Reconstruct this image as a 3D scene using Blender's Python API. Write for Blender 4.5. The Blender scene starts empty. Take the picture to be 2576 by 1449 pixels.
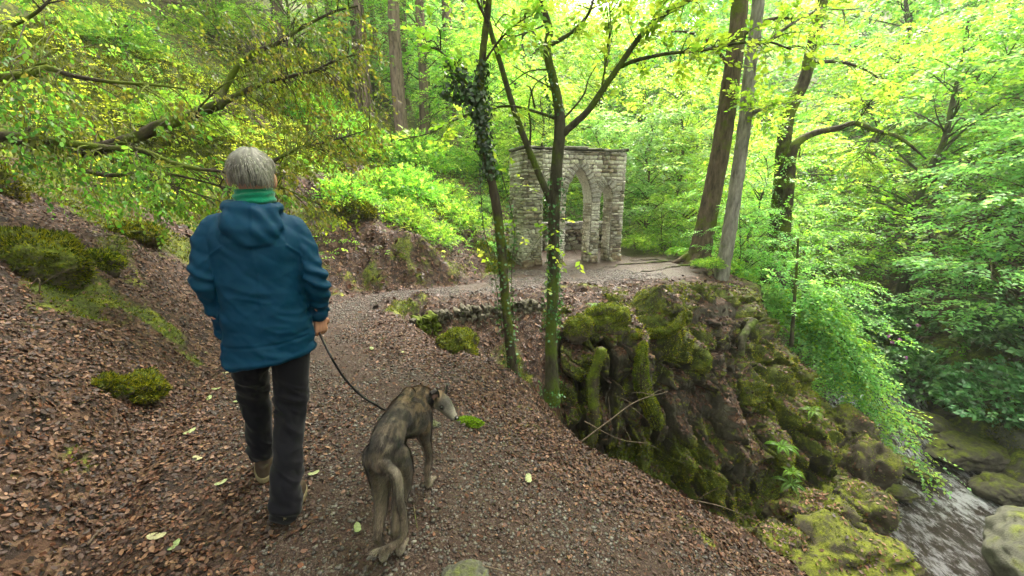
import bpy, math, random
import numpy as np
from mathutils import Vector, Matrix, Quaternion

random.seed(7)
RNG = np.random.default_rng(7)
HAZE = 0.0012
SC = bpy.context.scene
COL = SC.collection

# ------------------------------------------------------------------ camera
PITCH = math.radians(13.7)
cam_d = bpy.data.cameras.new("camera")
cam = bpy.data.objects.new("camera", cam_d)
COL.objects.link(cam)
cam.location = (0, 0, 1.5)
cam.rotation_euler = (math.pi / 2 - PITCH, 0, 0)
cam_d.sensor_width = 36
cam_d.lens = 13.98
cam_d.clip_start = 0.05
cam_d.clip_end = 800
SC.camera = cam

# ------------------------------------------------------------------ light
SUN_EL, SUN_AZ = math.radians(56), math.radians(28)   # azimuth clockwise from +Y
world = bpy.data.worlds.new("World")
SC.world = world
world.use_nodes = True
wn = world.node_tree.nodes
sky = wn.new("ShaderNodeTexSky")
sky.sky_type = 'NISHITA'
sky.sun_disc = False
sky.sun_elevation = SUN_EL
sky.sun_rotation = SUN_AZ
sky.air_density = 1.6
sky.dust_density = 5.0
cloud = wn.new("ShaderNodeHueSaturation")          # thin high cloud greys the blue out of the sky
cloud.inputs['Saturation'].default_value = .30
tint = wn.new("ShaderNodeMix"); tint.data_type = 'RGBA'; tint.blend_type = 'MULTIPLY'; tint.inputs[0].default_value = 1
tint.inputs[7].default_value = (1.06, 1.0, .90, 1)
world.node_tree.links.new(sky.outputs[0], cloud.inputs['Color'])
world.node_tree.links.new(cloud.outputs[0], tint.inputs[6])
world.node_tree.links.new(tint.outputs[2], wn["Background"].inputs[0])
wn["Background"].inputs[1].default_value = 0.15
sun_d = bpy.data.lights.new("sun", 'SUN')
sun_d.energy = 1.5
sun_d.angle = math.radians(32)
sun_d.color = (1.0, 0.96, 0.88)
sun = bpy.data.objects.new("sun", sun_d)
COL.objects.link(sun)
sd = Vector((math.sin(SUN_AZ) * math.cos(SUN_EL), math.cos(SUN_AZ) * math.cos(SUN_EL), math.sin(SUN_EL)))
sun.rotation_euler = sd.to_track_quat('Z', 'Y').to_euler()
sun.location = (0, 0, 30)
SC.view_settings.view_transform = 'Standard'
SC.view_settings.look = 'None'
SC.view_settings.exposure = 2.7
SC.view_settings.gamma = 1
SC.cycles.use_denoising = True
SC.cycles.max_bounces = 8
SC.cycles.diffuse_bounces = 5
SC.cycles.glossy_bounces = 3
SC.cycles.transmission_bounces = 5
SC.cycles.transparent_max_bounces = 4

# ------------------------------------------------------------------ helpers
SP, CP = math.sin(PITCH), math.cos(PITCH)
def W(u, v, y=None, d=None, z=None):
    """world point seen at photo position u,v (frame 2576 x 1449) at distance y, depth d or height z"""
    dx = (u - 1288) / 1000.0; dz = -(v - 724.5) / 1000.0
    r = np.array([dx, CP + SP * dz, -SP + CP * dz])
    if d is not None: t = d
    elif y is not None: t = y / r[1]
    else: t = (z - 1.5) / r[2]
    return r * t + np.array([0, 0, 1.5])

def ss(a, b, x):
    t = np.clip((np.asarray(x, float) - a) / (b - a), 0, 1)
    return t * t * (3 - 2 * t)

def _h(ix, iy, iz, seed):
    h = (ix.astype(np.uint32) * np.uint32(374761393) + iy.astype(np.uint32) * np.uint32(668265263)
         + iz.astype(np.uint32) * np.uint32(2246822519) + np.uint32((seed * 3266489917) & 0xffffffff))
    h = (h ^ (h >> np.uint32(13))) * np.uint32(1274126177)
    h = h ^ (h >> np.uint32(16))
    return h.astype(np.float64) / 4294967295.0

def vnoise(p, seed=0):
    p = np.asarray(p, float)
    i = np.floor(p).astype(np.int64); f = p - i
    f = f * f * (3 - 2 * f)
    r = 0
    for a in (0, 1):
        wx = f[:, 0] if a else 1 - f[:, 0]
        for b in (0, 1):
            wy = f[:, 1] if b else 1 - f[:, 1]
            for c in (0, 1):
                wz = f[:, 2] if c else 1 - f[:, 2]
                r = r + wx * wy * wz * _h(i[:, 0] + a, i[:, 1] + b, i[:, 2] + c, seed)
    return r * 2 - 1

def fbm(p, oct=4, seed=0, gain=0.5, lac=2.03):
    p = np.asarray(p, float); a = 1.0; s = 0; t = 0
    for o in range(oct):
        s = s + a * vnoise(p, seed + o * 17); t += a
        p = p * lac + 3.1; a *= gain
    return s / t

def worley(p, seed=0):
    """F1, F2, random of nearest cell (3), offset to its centre"""
    p = np.asarray(p, float); i0 = np.floor(p).astype(np.int64)
    f1 = np.full(len(p), 9.); f2 = np.full(len(p), 9.); R = np.zeros((len(p), 3)); O = np.zeros((len(p), 3))
    for a in (-1, 0, 1):
        for b in (-1, 0, 1):
            for c in (-1, 0, 1):
                ii = i0 + [a, b, c]
                h = [_h(ii[:, 0], ii[:, 1], ii[:, 2], seed + k) for k in range(6)]
                q = ii + np.stack(h[:3], 1); d = np.linalg.norm(q - p, axis=1)
                m = d < f1; f2 = np.where(m, f1, np.minimum(f2, d)); f1 = np.where(m, d, f1)
                R[m] = np.stack(h[3:], 1)[m]; O[m] = (p - q)[m]
    return f1, f2, R, O

def xyz(x, y, z=0):
    x = np.asarray(x, float)
    return np.stack([x, np.broadcast_to(y, x.shape), np.broadcast_to(z, x.shape)], -1)

def mesh_np(name, V, F, col=None, smooth=True, attrs=None):
    """V (n,3) F (m,4) or (m,3) -> mesh"""
    V = np.ascontiguousarray(V, dtype=np.float32); F = np.ascontiguousarray(F, dtype=np.int32)
    m = bpy.data.meshes.new(name)
    k = F.shape[1]
    m.vertices.add(len(V)); m.vertices.foreach_set("co", V.ravel())
    m.loops.add(F.size); m.loops.foreach_set("vertex_index", F.ravel())
    m.polygons.add(len(F))
    m.polygons.foreach_set("loop_start", np.arange(0, F.size, k, dtype=np.int32))
    m.polygons.foreach_set("loop_total", np.full(len(F), k, dtype=np.int32))
    m.update(calc_edges=True)
    if smooth: m.polygons.foreach_set("use_smooth", np.ones(len(F), dtype=bool))
    if col is not None:
        a = m.color_attributes.new("Col", 'FLOAT_COLOR', 'POINT')
        c = np.ones((len(V), 4), dtype=np.float32); c[:, :3] = col
        a.data.foreach_set("color", c.ravel())
    for k2, arr in (attrs or {}).items():
        a = m.attributes.new(k2, 'FLOAT', 'POINT')
        a.data.foreach_set("value", np.ascontiguousarray(arr, dtype=np.float32))
    return m

def link(name, mesh, mat=None, parent=None, **k):
    o = bpy.data.objects.new(name, mesh); COL.objects.link(o)
    if mat is not None and mesh is not None and not mesh.materials: mesh.materials.append(mat)
    if parent is not None: o.parent = parent
    for a, b in k.items(): o[a] = b
    return o

def thing(name, label, cat, loc=(0, 0, 0), rz=0, group=None, sc=1.0):
    o = bpy.data.objects.new(name, None); COL.objects.link(o)
    o.location = loc; o.rotation_euler = (0, 0, rz); o.scale = (sc, sc, sc)
    o.empty_display_size = .1
    o['label'] = label; o['category'] = cat
    if group: o['group'] = group
    return o

def tag(o, label, cat, group=None, kind=None):
    o['label'] = label; o['category'] = cat
    if group: o['group'] = group
    if kind: o['kind'] = kind
    return o

class Acc:
    """collects pieces into one mesh"""
    def __init__(s): s.V = []; s.F = []; s.C = []; s.n = 0
    def add(s, V, F, c=(.5, .5, .5)):
        V = np.asarray(V, float); F = np.asarray(F, int)
        if F.shape[1] == 3: F = np.concatenate([F, F[:, 2:3]], 1)
        s.V.append(V); s.F.append(F + s.n); s.n += len(V)
        c = np.asarray(c, float)
        s.C.append(np.broadcast_to(c, (len(V), 3)).copy())
    def mesh(s, name, smooth=True):
        V = np.concatenate(s.V); F = np.concatenate(s.F); C = np.concatenate(s.C)
        tri = F[:, 2] == F[:, 3]
        if tri.all(): return mesh_np(name, V, F[:, :3], C, smooth)
        if not tri.any(): return mesh_np(name, V, F, C, smooth)
        m = bpy.data.meshes.new(name)
        lens = np.where(tri, 3, 4)
        mask = np.ones(F.shape, bool); mask[tri, 3] = False
        m.vertices.add(len(V)); m.vertices.foreach_set("co", V.astype(np.float32).ravel())
        L = F[mask].astype(np.int32)
        m.loops.add(len(L)); m.loops.foreach_set("vertex_index", L)
        m.polygons.add(len(F))
        st = np.concatenate([[0], np.cumsum(lens)[:-1]]).astype(np.int32)
        m.polygons.foreach_set("loop_start", st); m.polygons.foreach_set("loop_total", lens.astype(np.int32))
        m.update(calc_edges=True)
        if smooth: m.polygons.foreach_set("use_smooth", np.ones(len(F), bool))
        a = m.color_attributes.new("Col", 'FLOAT_COLOR', 'POINT')
        c = np.ones((len(V), 4), np.float32); c[:, :3] = C
        a.data.foreach_set("color", c.ravel())
        return m

def norm(v):
    v = np.asarray(v, float)
    return v / np.maximum(np.linalg.norm(v, axis=-1, keepdims=True), 1e-9)

def spline(P, n):
    """catmull-rom resample of rows of P to n rows"""
    P = np.asarray(P, float)
    m = len(P)
    if m == 2:
        t = np.linspace(0, 1, n)[:, None]; return P[0] * (1 - t) + P[1] * t
    d = np.concatenate([[0], np.cumsum(np.maximum(np.linalg.norm(np.diff(P[:, :3], axis=0), axis=1), 1e-6))])
    t = np.linspace(0, d[-1], n); k = np.clip(np.searchsorted(d, t, side='right') - 1, 0, m - 2)
    T = np.zeros_like(P)
    T[1:-1] = (P[2:] - P[:-2]) / (d[2:] - d[:-2])[:, None]
    T[0] = (P[1] - P[0]) / (d[1] - d[0]); T[-1] = (P[-1] - P[-2]) / (d[-1] - d[-2])
    h = (d[k + 1] - d[k]); s = ((t - d[k]) / h)[:, None]; h = h[:, None]
    return ((2 * s**3 - 3 * s**2 + 1) * P[k] + (s**3 - 2 * s**2 + s) * h * T[k]
            + (-2 * s**3 + 3 * s**2) * P[k + 1] + (s**3 - s**2) * h * T[k + 1])

def tube(P, R, seg=10, rough=0.0, n=None, seed=0, cap=True, ridge=0.0):
    """tube through points P with radii R"""
    P = np.asarray(P, float); R = np.asarray(R, float)
    if R.ndim == 0: R = np.full(len(P), float(R))
    if n: Q = spline(np.concatenate([P, R[:, None]], 1), n); P, R = Q[:, :3], np.maximum(Q[:, 3], 1e-4)
    m = len(P)
    T = norm(np.gradient(P, axis=0))
    up = np.array([0, 0, 1.0]) if abs(T[0, 2]) < .9 else np.array([1.0, 0, 0])
    A = np.zeros((m, 3)); a = norm(np.cross(T[0], up))
    for i in range(m):
        a = a - T[i] * a.dot(T[i]); a = a / np.linalg.norm(a); A[i] = a
    B = np.cross(T, A)
    th = np.linspace(0, 2 * np.pi, seg, endpoint=False)
    dirs = A[:, None] * np.cos(th)[None, :, None] + B[:, None] * np.sin(th)[None, :, None]
    V = P[:, None] + dirs * R[:, None, None]
    if rough:
        q = V.reshape(-1, 3)
        nn = fbm(q * np.array([1, 1, .45]) / (np.repeat(R, seg)[:, None] * .8 + .01), 3, seed)
        V = V + dirs * (nn.reshape(m, seg) * rough * R[:, None])[:, :, None]
    if ridge:
        q = V.reshape(-1, 3) * np.array([45, 45, 9])
        nn = fbm(q, 2, seed + 5)
        V = V + dirs * (np.abs(nn).reshape(m, seg) * ridge)[:, :, None]
    V = V.reshape(-1, 3)
    i = np.arange(m - 1)[:, None] * seg; j = np.arange(seg)[None]; j2 = (j + 1) % seg
    F = np.stack([i + j, i + j2, i + seg + j2, i + seg + j], -1).reshape(-1, 4)
    if cap:
        V = np.concatenate([V, P[:1] - T[:1] * R[0] * .5, P[-1:] + T[-1:] * R[-1] * .5])
        k = m * seg; j = j[0]; j2 = j2[0]
        F = np.concatenate([F, np.stack([j2, j, np.full(seg, k), np.full(seg, k)], -1),
                            np.stack([j + (m - 1) * seg, j2 + (m - 1) * seg, np.full(seg, k + 1), np.full(seg, k + 1)], -1)])
    return V, F

def uvs(c, r, nu=16, nv=10):
    """uv ellipsoid"""
    c = np.asarray(c, float); r = np.broadcast_to(np.asarray(r, float), (3,))
    ph = np.linspace(0, np.pi, nv + 1)[1:-1]; th = np.linspace(0, 2 * np.pi, nu, endpoint=False)
    V = np.stack([np.sin(ph)[:, None] * np.cos(th), np.sin(ph)[:, None] * np.sin(th), np.cos(ph)[:, None] + 0 * th], -1).reshape(-1, 3)
    V = np.concatenate([V, [[0, 0, 1], [0, 0, -1]]])
    m = nv - 1
    i = np.arange(m - 1)[:, None] * nu; j = np.arange(nu)[None]; j2 = (j + 1) % nu
    F = np.stack([i + j, i + nu + j, i + nu + j2, i + j2], -1).reshape(-1, 4)
    j = j[0]; j2 = j2[0]; a = m * nu
    F = np.concatenate([F, np.stack([np.full(nu, a), j, j2, j2], -1), np.stack([np.full(nu, a + 1), j2 + (m - 1) * nu, j + (m - 1) * nu, j + (m - 1) * nu], -1)])
    return V * r + c, F

def ico():
    t = (1 + 5 ** .5) / 2
    V = norm(np.array([[-1, t, 0], [1, t, 0], [-1, -t, 0], [1, -t, 0], [0, -1, t], [0, 1, t], [0, -1, -t], [0, 1, -t], [t, 0, -1], [t, 0, 1], [-t, 0, -1], [-t, 0, 1]]))
    F = np.array([[0, 11, 5], [0, 5, 1], [0, 1, 7], [0, 7, 10], [0, 10, 11], [1, 5, 9], [5, 11, 4], [11, 10, 2], [10, 7, 6], [7, 1, 8], [3, 9, 4], [3, 4, 2], [3, 2, 6], [3, 6, 8], [3, 8, 9], [4, 9, 5], [2, 4, 11], [6, 2, 10], [8, 6, 7], [9, 8, 1]])
    return V, F
def icosub(k):
    V, F = ico(); V = list(map(tuple, V))
    for _ in range(k):
        c = {}; G = []
        def mid(a, b):
            key = (min(a, b), max(a, b))
            if key not in c:
                p = norm(np.array(V[a]) + np.array(V[b])); V.append(tuple(p)); c[key] = len(V) - 1
            return c[key]
        for a, b, d in F:
            e, f, g = mid(a, b), mid(b, d), mid(d, a)
            G += [(a, e, g), (b, f, e), (d, g, f), (e, f, g)]
        F = np.array(G)
    return np.array(V), np.array(F)
ICO = {k: icosub(k) for k in (0, 1, 2, 3, 4, 5)}

def leafquads(P, D, N, L, Wd, fold=.15, droop=0.0):
    """kite leaves: base P, direction D, normal N, length L, width Wd -> V,F"""
    P = np.asarray(P, float); D = norm(D); S = norm(np.cross(D, N)); N = np.cross(S, D)
    L = np.asarray(L)[:, None]; Wd = np.asarray(Wd)[:, None]
    a = P; b = P + D * L * .45 + S * Wd * .5 + N * L * fold
    c = P + D * L - N * L * droop; d = P + D * L * .45 - S * Wd * .5 + N * L * fold
    V = np.stack([a, b, c, d], 1).reshape(-1, 3)
    n = len(P); F = np.arange(4 * n).reshape(n, 4)
    return V, F

def leafquads6(P, D, N, L, Wd, fold=.15, droop=0.0):
    """oval leaves folded along the midrib: 6 points, 2 quads"""
    P = np.asarray(P, float); D = norm(D); S = norm(np.cross(D, N)); N = np.cross(S, D)
    L = np.asarray(L)[:, None]; Wd = np.asarray(Wd)[:, None]
    a = P; t = P + D * L - N * L * droop
    r1 = P + D * L * .28 + S * Wd * .46 + N * L * fold; r2 = P + D * L * .68 + S * Wd * .40 + N * L * (fold - droop * .4)
    l1 = P + D * L * .28 - S * Wd * .46 + N * L * fold; l2 = P + D * L * .68 - S * Wd * .40 + N * L * (fold - droop * .4)
    V = np.stack([a, r1, r2, t, l2, l1], 1).reshape(-1, 3); n = len(P)
    F = (np.array([[0, 1, 2, 3], [0, 3, 4, 5]])[None] + 6 * np.arange(n)[:, None, None]).reshape(-1, 4)
    return V, F

def rnd_unit(n):
    v = RNG.normal(size=(n, 3)); return norm(v)

# ------------------------------------------------------------------ materials
def mat(name):
    m = bpy.data.materials.new(name); m.use_nodes = True
    nt = m.node_tree; nt.nodes.clear()
    out = nt.nodes.new("ShaderNodeOutputMaterial")
    return m, nt, out
class NT:
    def __init__(s, name):
        s.m, s.t, s.out = mat(name)
    def n(s, typ, **k):
        x = s.t.nodes.new("ShaderNode" + typ)
        for a, b in k.items():
            if a.startswith('i_'):
                key = a[2:]; key = int(key) if key.isdigit() else key.replace('_', ' ')
                x.inputs[key].default_value = b
            else: setattr(x, a, b)
        return x
    def l(s, a, b): s.t.links.new(a, b)
    def noise(s, scale, detail=4, rough=.55, vec=None, dim='3D'):
        x = s.n("TexNoise", i_Scale=scale, i_Detail=detail, i_Roughness=rough)
        if vec is not None: s.l(vec, x.inputs['Vector'])
        return x
    def ramp(s, fac, stops, interp='LINEAR'):
        x = s.n("ValToRGB"); r = x.color_ramp; r.interpolation = interp
        while len(r.elements) > 1: r.elements.remove(r.elements[0])
        for i, (p, c) in enumerate(stops):
            e = r.elements[0] if i == 0 else r.elements.new(p)
            e.position = p; e.color = (*c, 1) if len(c) == 3 else c
        s.l(fac, x.inputs[0]); return x
    def mix(s, fac, a, b, mode='MIX'):
        x = s.n("Mix", data_type='RGBA', blend_type=mode)
        for sock, val in ((x.inputs[0], fac), (x.inputs[6], a), (x.inputs[7], b)):
            if hasattr(val, 'links'): s.l(val, sock)
            elif sock.type == 'RGBA': sock.default_value = (*val, 1)
            else: sock.default_value = val
        return x.outputs[2]
    def math(s, op, a, b=None, clamp=False):
        x = s.n("Math", operation=op, use_clamp=clamp)
        for sock, val in ((x.inputs[0], a), (x.inputs[1], b)):
            if val is None: continue
            if hasattr(val, 'links'): s.l(val, sock)
            else: sock.default_value = val
        return x.outputs[0]
    def bump(s, h, strength=.5, dist=.02, nrm=None):
        x = s.n("Bump", i_Strength=strength, i_Distance=dist); s.l(h, x.inputs['Height'])
        if nrm is not None: s.l(nrm, x.inputs['Normal'])
        return x.outputs[0]
    def bsdf(s, col, rough=.8, spec=.3, nrm=None, **k):
        x = s.n("BsdfPrincipled")
        for sock, val in ((x.inputs['Base Color'], col), (x.inputs['Roughness'], rough)):
            if hasattr(val, 'links'): s.l(val, sock)
            elif sock.type == 'RGBA': sock.default_value = (*val, 1)
            else: sock.default_value = val
        x.inputs['Specular IOR Level'].default_value = spec
        if nrm is not None: s.l(nrm, x.inputs['Normal'])
        for a, b in k.items(): x.inputs[a.replace('_', ' ')].default_value = b
        s.l(x.outputs[0], s.out.inputs[0]); return x
def leaf_material(name, trans=.5, gloss=.35, boost=(1.5, 1.45, .6)):
    s = NT(name)
    a = s.n("Attribute", attribute_name="Col")
    oi = s.n("ObjectInfo")
    hs = s.n("HueSaturation", i_Saturation=1.0)
    s.l(s.math('ADD', s.math('MULTIPLY', oi.outputs['Random'], .03), .485), hs.inputs['Hue'])
    s.l(s.math('ADD', s.math('MULTIPLY', oi.outputs['Random'], .3), .85), hs.inputs['Value'])
    s.l(a.outputs['Color'], hs.inputs['Color'])
    d = s.n("BsdfPrincipled"); d.inputs['Roughness'].default_value = .38
    d.inputs['Specular IOR Level'].default_value = gloss
    s.l(hs.outputs[0], d.inputs['Base Color'])
    tc = s.mix(1.0, hs.outputs[0], boost, 'MULTIPLY')
    tr = s.n("BsdfTranslucent"); s.l(tc, tr.inputs[0])
    mx = s.n("MixShader"); mx.inputs[0].default_value = trans
    s.l(d.outputs[0], mx.inputs[1]); s.l(tr.outputs[0], mx.inputs[2]); s.l(mx.outputs[0], s.out.inputs[0])
    return s.m
M_LEAF = leaf_material("fresh_leaf", .58, .3, (1.68, 1.64, .85))
M_GLOSSLEAF = leaf_material("glossy_leaf", .2, .8)
M_MOSSTUFT = leaf_material("moss_tuft", .35, .1, (1.3, 1.3, .6))

def attr_mat(name, rough=.8, spec=.25, nscale=60, bstr=.4, bdist=.004):
    s = NT(name)
    a = s.n("Attribute", attribute_name="Col")
    tc = s.n("TexCoord")
    n1 = s.noise(nscale, 4, .6, tc.outputs['Object'])
    f = s.ramp(n1.outputs[0], [(.3, (.6, .6, .6)), (.7, (1.3, 1.3, 1.3))])
    c = s.mix(1.0, a.outputs['Color'], f.outputs[0], 'MULTIPLY')
    s.bsdf(c, rough, spec, s.bump(n1.outputs[0], bstr, bdist))
    return s.m
M_LITTER = attr_mat("dead_leaf", .55, .35, 80, .3, .002)
M_GRAVEL = attr_mat("gravel_stone", .5, .45, 90, .3, .002)
M_STONE = attr_mat("wall_stone", .85, .2, 22, .9, .012)
M_ATTR = attr_mat("attr_plain", .8, .2, 40, .3, .003)

def bark(name, dark, light, moss=(.10, .14, .012), mossamt=.5, zs=.25, scale=14, facing=None):
    s = NT(name)
    tc = s.n("TexCoord")
    mp = s.n("Mapping"); mp.inputs['Scale'].default_value = (1, 1, zs); s.l(tc.outputs['Object'], mp.inputs[0])
    n1 = s.noise(scale, 6, .65, mp.outputs[0])
    n2 = s.noise(scale * 4, 4, .6, mp.outputs[0])
    c = s.ramp(n1.outputs[0], [(.3, dark), (.68, light)])
    nm = s.noise(2.2, 5, .65, tc.outputs['Object'])
    msk = s.ramp(s.math('ADD', nm.outputs[0], mossamt - .5), [(.46, (0, 0, 0)), (.56, (1, 1, 1))])
    a = s.n("Attribute", attribute_name="moss")
    mk = s.math('MAXIMUM', msk.outputs[0], a.outputs['Fac'])
    mc = s.mix(s.noise(40, 3, .6, tc.outputs['Object']).outputs[0], tuple(x * .5 for x in moss), tuple(x * 1.6 for x in moss))
    c2 = s.mix(mk, c.outputs[0], mc)
    h = s.math('ADD', n1.outputs[0], s.math('MULTIPLY', n2.outputs[0], .4))
    s.bsdf(c2, .85, .2, s.bump(h, .9, .02))
    return s.m
M_BARK_DARK = bark("dark_bark", (.022, .020, .012), (.095, .088, .06), (.07, .10, .014), mossamt=.47)
M_BARK_MOSSY = bark("mossy_bark", (.022, .018, .012), (.075, .06, .04), (.09, .12, .012), .50)
M_BARK_BROWN = bark("brown_bark", (.032, .024, .016), (.15, .112, .08), (.08, .10, .012), mossamt=.45)
M_BARK_GREY = bark("grey_bark", (.075, .07, .058), (.30, .285, .25), mossamt=.34)
M_BARK_PINE = bark("pine_bark", (.065, .048, .036), (.26, .19, .145), mossamt=.33)
M_TWIG = bark("twig_bark", (.05, .035, .025), (.16, .12, .085), mossamt=.40)

def ground_mat(name):
    """leaf litter / moss / gravel / rock by the masks of the mesh"""
    s = NT(name)
    tc = s.n("TexCoord"); P = tc.outputs['Object']
    A = {k: s.n("Attribute", attribute_name=k).outputs['Fac'] for k in ("moss", "path", "rock", "wet")}
    # litter
    v1 = s.n("TexVoronoi", i_Scale=22.0); w = s.noise(9, 3, .6, P)
    wv = s.mix(.12, P, w.outputs['Color']); s.l(wv, v1.inputs['Vector'])
    sep = s.n("SeparateColor"); s.l(v1.outputs['Color'], sep.inputs[0])
    lit = s.ramp(sep.outputs[0], [(0, (.009, .005, .003)), (.3, (.026, .012, .007)), (.6, (.055, .026, .014)), (.85, (.095, .050, .028)), (1, (.15, .088, .053))])
    n3 = s.noise(2.3, 5, .6, P)
    lit2 = s.mix(s.ramp(n3.outputs[0], [(.35, (0, 0, 0)), (.65, (1, 1, 1))]).outputs[0], s.mix(.55, lit.outputs[0], (.035, .022, .014)), lit.outputs[0])
    # path
    v2 = s.n("TexVoronoi", i_Scale=95.0); s.l(s.mix(.10, P, s.noise(30, 3, .6, P).outputs['Color']), v2.inputs['Vector'])
    sp2 = s.n("SeparateColor"); s.l(v2.outputs['Color'], sp2.inputs[0])
    pth = s.ramp(sp2.outputs[0], [(0, (.010, .006, .0038)), (.35, (.030, .0155, .0095)), (.7, (.058, .033, .023)), (.93, (.10, .076, .060)), (1, (.18, .16, .132))])
    n4 = s.noise(5, 5, .65, P)
    pth2 = s.mix(s.ramp(n4.outputs[0], [(.4, (0, 0, 0)), (.62, (1, 1, 1))]).outputs[0], s.mix(.6, pth.outputs[0], (.036, .018, .011)), pth.outputs[0])
    # moss
    nm = s.noise(5, 6, .7, P); nf = s.noise(55, 4, .7, P)
    mo = s.ramp(nm.outputs[0], [(.3, (.018, .030, .004)), (.5, (.08, .11, .008)), (.7, (.23, .24, .016))])
    mo3 = s.mix(s.ramp(s.noise(11, 5, .7, P).outputs[0], [(.42, (0, 0, 0)), (.62, (1, 1, 1))]).outputs[0], mo.outputs[0], (.045, .05, .008))
    mo2 = s.mix(1.0, mo3, s.ramp(nf.outputs[0], [(.3, (.45, .45, .45)), (.7, (1.5, 1.5, 1.5))]).outputs[0], 'MULTIPLY')
    # rock
    mp = s.n("Mapping"); mp.inputs['Scale'].default_value = (1, 1, .45); s.l(P, mp.inputs[0])
    nr = s.noise(6, 8, .7, mp.outputs[0])
    rk = s.ramp(nr.outputs[0], [(.28, (.010, .009, .006)), (.45, (.036, .031, .021)), (.6, (.085, .075, .054)), (.75, (.20, .185, .15))])
    def sel(mask, sc, wd=.12):
        e = s.noise(sc, 5, .65, P)
        x = s.math('ADD', mask, s.math('MULTIPLY', s.math('SUBTRACT', e.outputs[0], .5), 1.5))
        return s.ramp(x, [(.5 - wd, (0, 0, 0)), (.5 + wd, (1, 1, 1))]).outputs[0]
    c = s.mix(sel(A['path'], 6, .2), lit2, pth2)
    c = s.mix(sel(A['rock'], 4), c, rk.outputs[0])
    km = sel(A['moss'], 5)
    c = s.mix(km, c, mo2)
    h = s.math('ADD', s.math('MULTIPLY', sep.outputs[1], .6), nf.outputs[0])
    h = s.math('ADD', h, s.math('MULTIPLY', nr.outputs[0], 2.0))
    r = s.math('SUBTRACT', .8, s.math('MULTIPLY', A['wet'], .45))
    s.bsdf(c, r, .35, s.bump(h, .8, .02))
    return s.m
M_GROUND = ground_mat("woodland_ground")

def simple(name, col, rough=.6, spec=.3, nscale=40, var=.25, bstr=.3, bdist=.003, sheen=0, ztr=1):
    s = NT(name)
    tc = s.n("TexCoord")
    n1 = s.noise(nscale, 4, .6, tc.outputs['Object'])
    c = s.mix(n1.outputs[0], tuple(x * (1 - var) for x in col), tuple(min(1, x * (1 + var)) for x in col))
    b = s.bsdf(c, rough, spec, s.bump(n1.outputs[0], bstr, bdist))
    if sheen: b.inputs['Sheen Weight'].default_value = sheen
    return s.m
M_JACKET = simple("jacket_shell", (.0006, .036, .082), .66, .16, 220, .15, .15, .001)
M_SCARF = simple("green_fleece", (.004, .18, .10), .9, .1, 120, .25, .6, .003, .3)
M_TROUSER = simple("trouser_cloth", (.0035, .0033, .006), .9, .15, 200, .3, .3, .001, .1)
M_SKIN = simple("skin", (.46, .22, .15), .55, .3, 60, .12, .15, .001)
M_SOLE = simple("boot_sole", (.17, .14, .08), .8, .2, 80, .3)
M_BOOT = simple("boot_leather", (.045, .03, .02), .7, .25, 80, .3)
M_BLACK = simple("black_webbing", (.006, .006, .008), .5, .4, 200, .3, .5, .001)
M_EYE = simple("dog_eye", (.006, .005, .005), .08, .8, 10, .1, 0, 0)
def hair_mat(name, dark, light, sc=(60, 60, 7)):
    s = NT(name)
    tc = s.n("TexCoord"); a = s.n("Attribute", attribute_name="Col")
    s.bsdf(a.outputs['Color'], .5, .35)
    return s.m
M_HAIR = hair_mat("grey_hair", 0, 0)
def fur_mat():
    s = NT("brindle_fur")
    tc = s.n("TexCoord"); a = s.n("Attribute", attribute_name="Col")
    n = s.noise(260, 3, .7, tc.outputs['Object'])
    c = s.mix(1.0, a.outputs['Color'], s.ramp(n.outputs[0], [(.3, (.6, .6, .6)), (.7, (1.35, 1.35, 1.35))]).outputs[0], 'MULTIPLY')
    b = s.bsdf(c, .75, .2, s.bump(n.outputs[0], .5, .002)); b.inputs['Sheen Weight'].default_value = .15
    return s.m
M_FUR = fur_mat()
def water_mat():
    s = NT("stream_water")
    tc = s.n("TexCoord")
    mp = s.n("Mapping"); mp.inputs['Scale'].default_value = (1.6, .8, 1); s.l(tc.outputs['Object'], mp.inputs[0])
    n1 = s.noise(3.5, 6, .65, mp.outputs[0]); n2 = s.noise(14, 4, .6, mp.outputs[0])
    a = s.n("Attribute", attribute_name="foam_glint")
    fo = s.ramp(s.math('ADD', s.math('MULTIPLY', a.outputs['Fac'], .5), n2.outputs[0]), [(.80, (0, 0, 0)), (1.0, (1, 1, 1))])
    c = s.mix(n1.outputs[0], (.005, .003, .0012), (.026, .014, .005))
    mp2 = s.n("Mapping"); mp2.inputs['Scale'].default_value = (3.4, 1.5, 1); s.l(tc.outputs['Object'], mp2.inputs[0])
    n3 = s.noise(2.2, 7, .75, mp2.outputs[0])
    st = s.ramp(n3.outputs[0], [(.46, (0, 0, 0)), (.60, (1, 1, 1))])  # white streaks: sky reflections put into the water colour
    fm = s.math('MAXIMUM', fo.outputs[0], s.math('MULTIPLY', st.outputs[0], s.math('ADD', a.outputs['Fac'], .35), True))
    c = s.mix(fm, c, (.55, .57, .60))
    h = s.math('ADD', n1.outputs[0], s.math('MULTIPLY', n2.outputs[0], .35))
    b = s.bsdf(c, .04, .9, s.bump(h, 1.0, .16)); b.inputs['IOR'].default_value = 1.4
    s.l(s.math('MULTIPLY', fo.outputs[0], .5), b.inputs['Roughness']) if False else None
    return s.m
M_WATER = water_mat()
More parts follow.
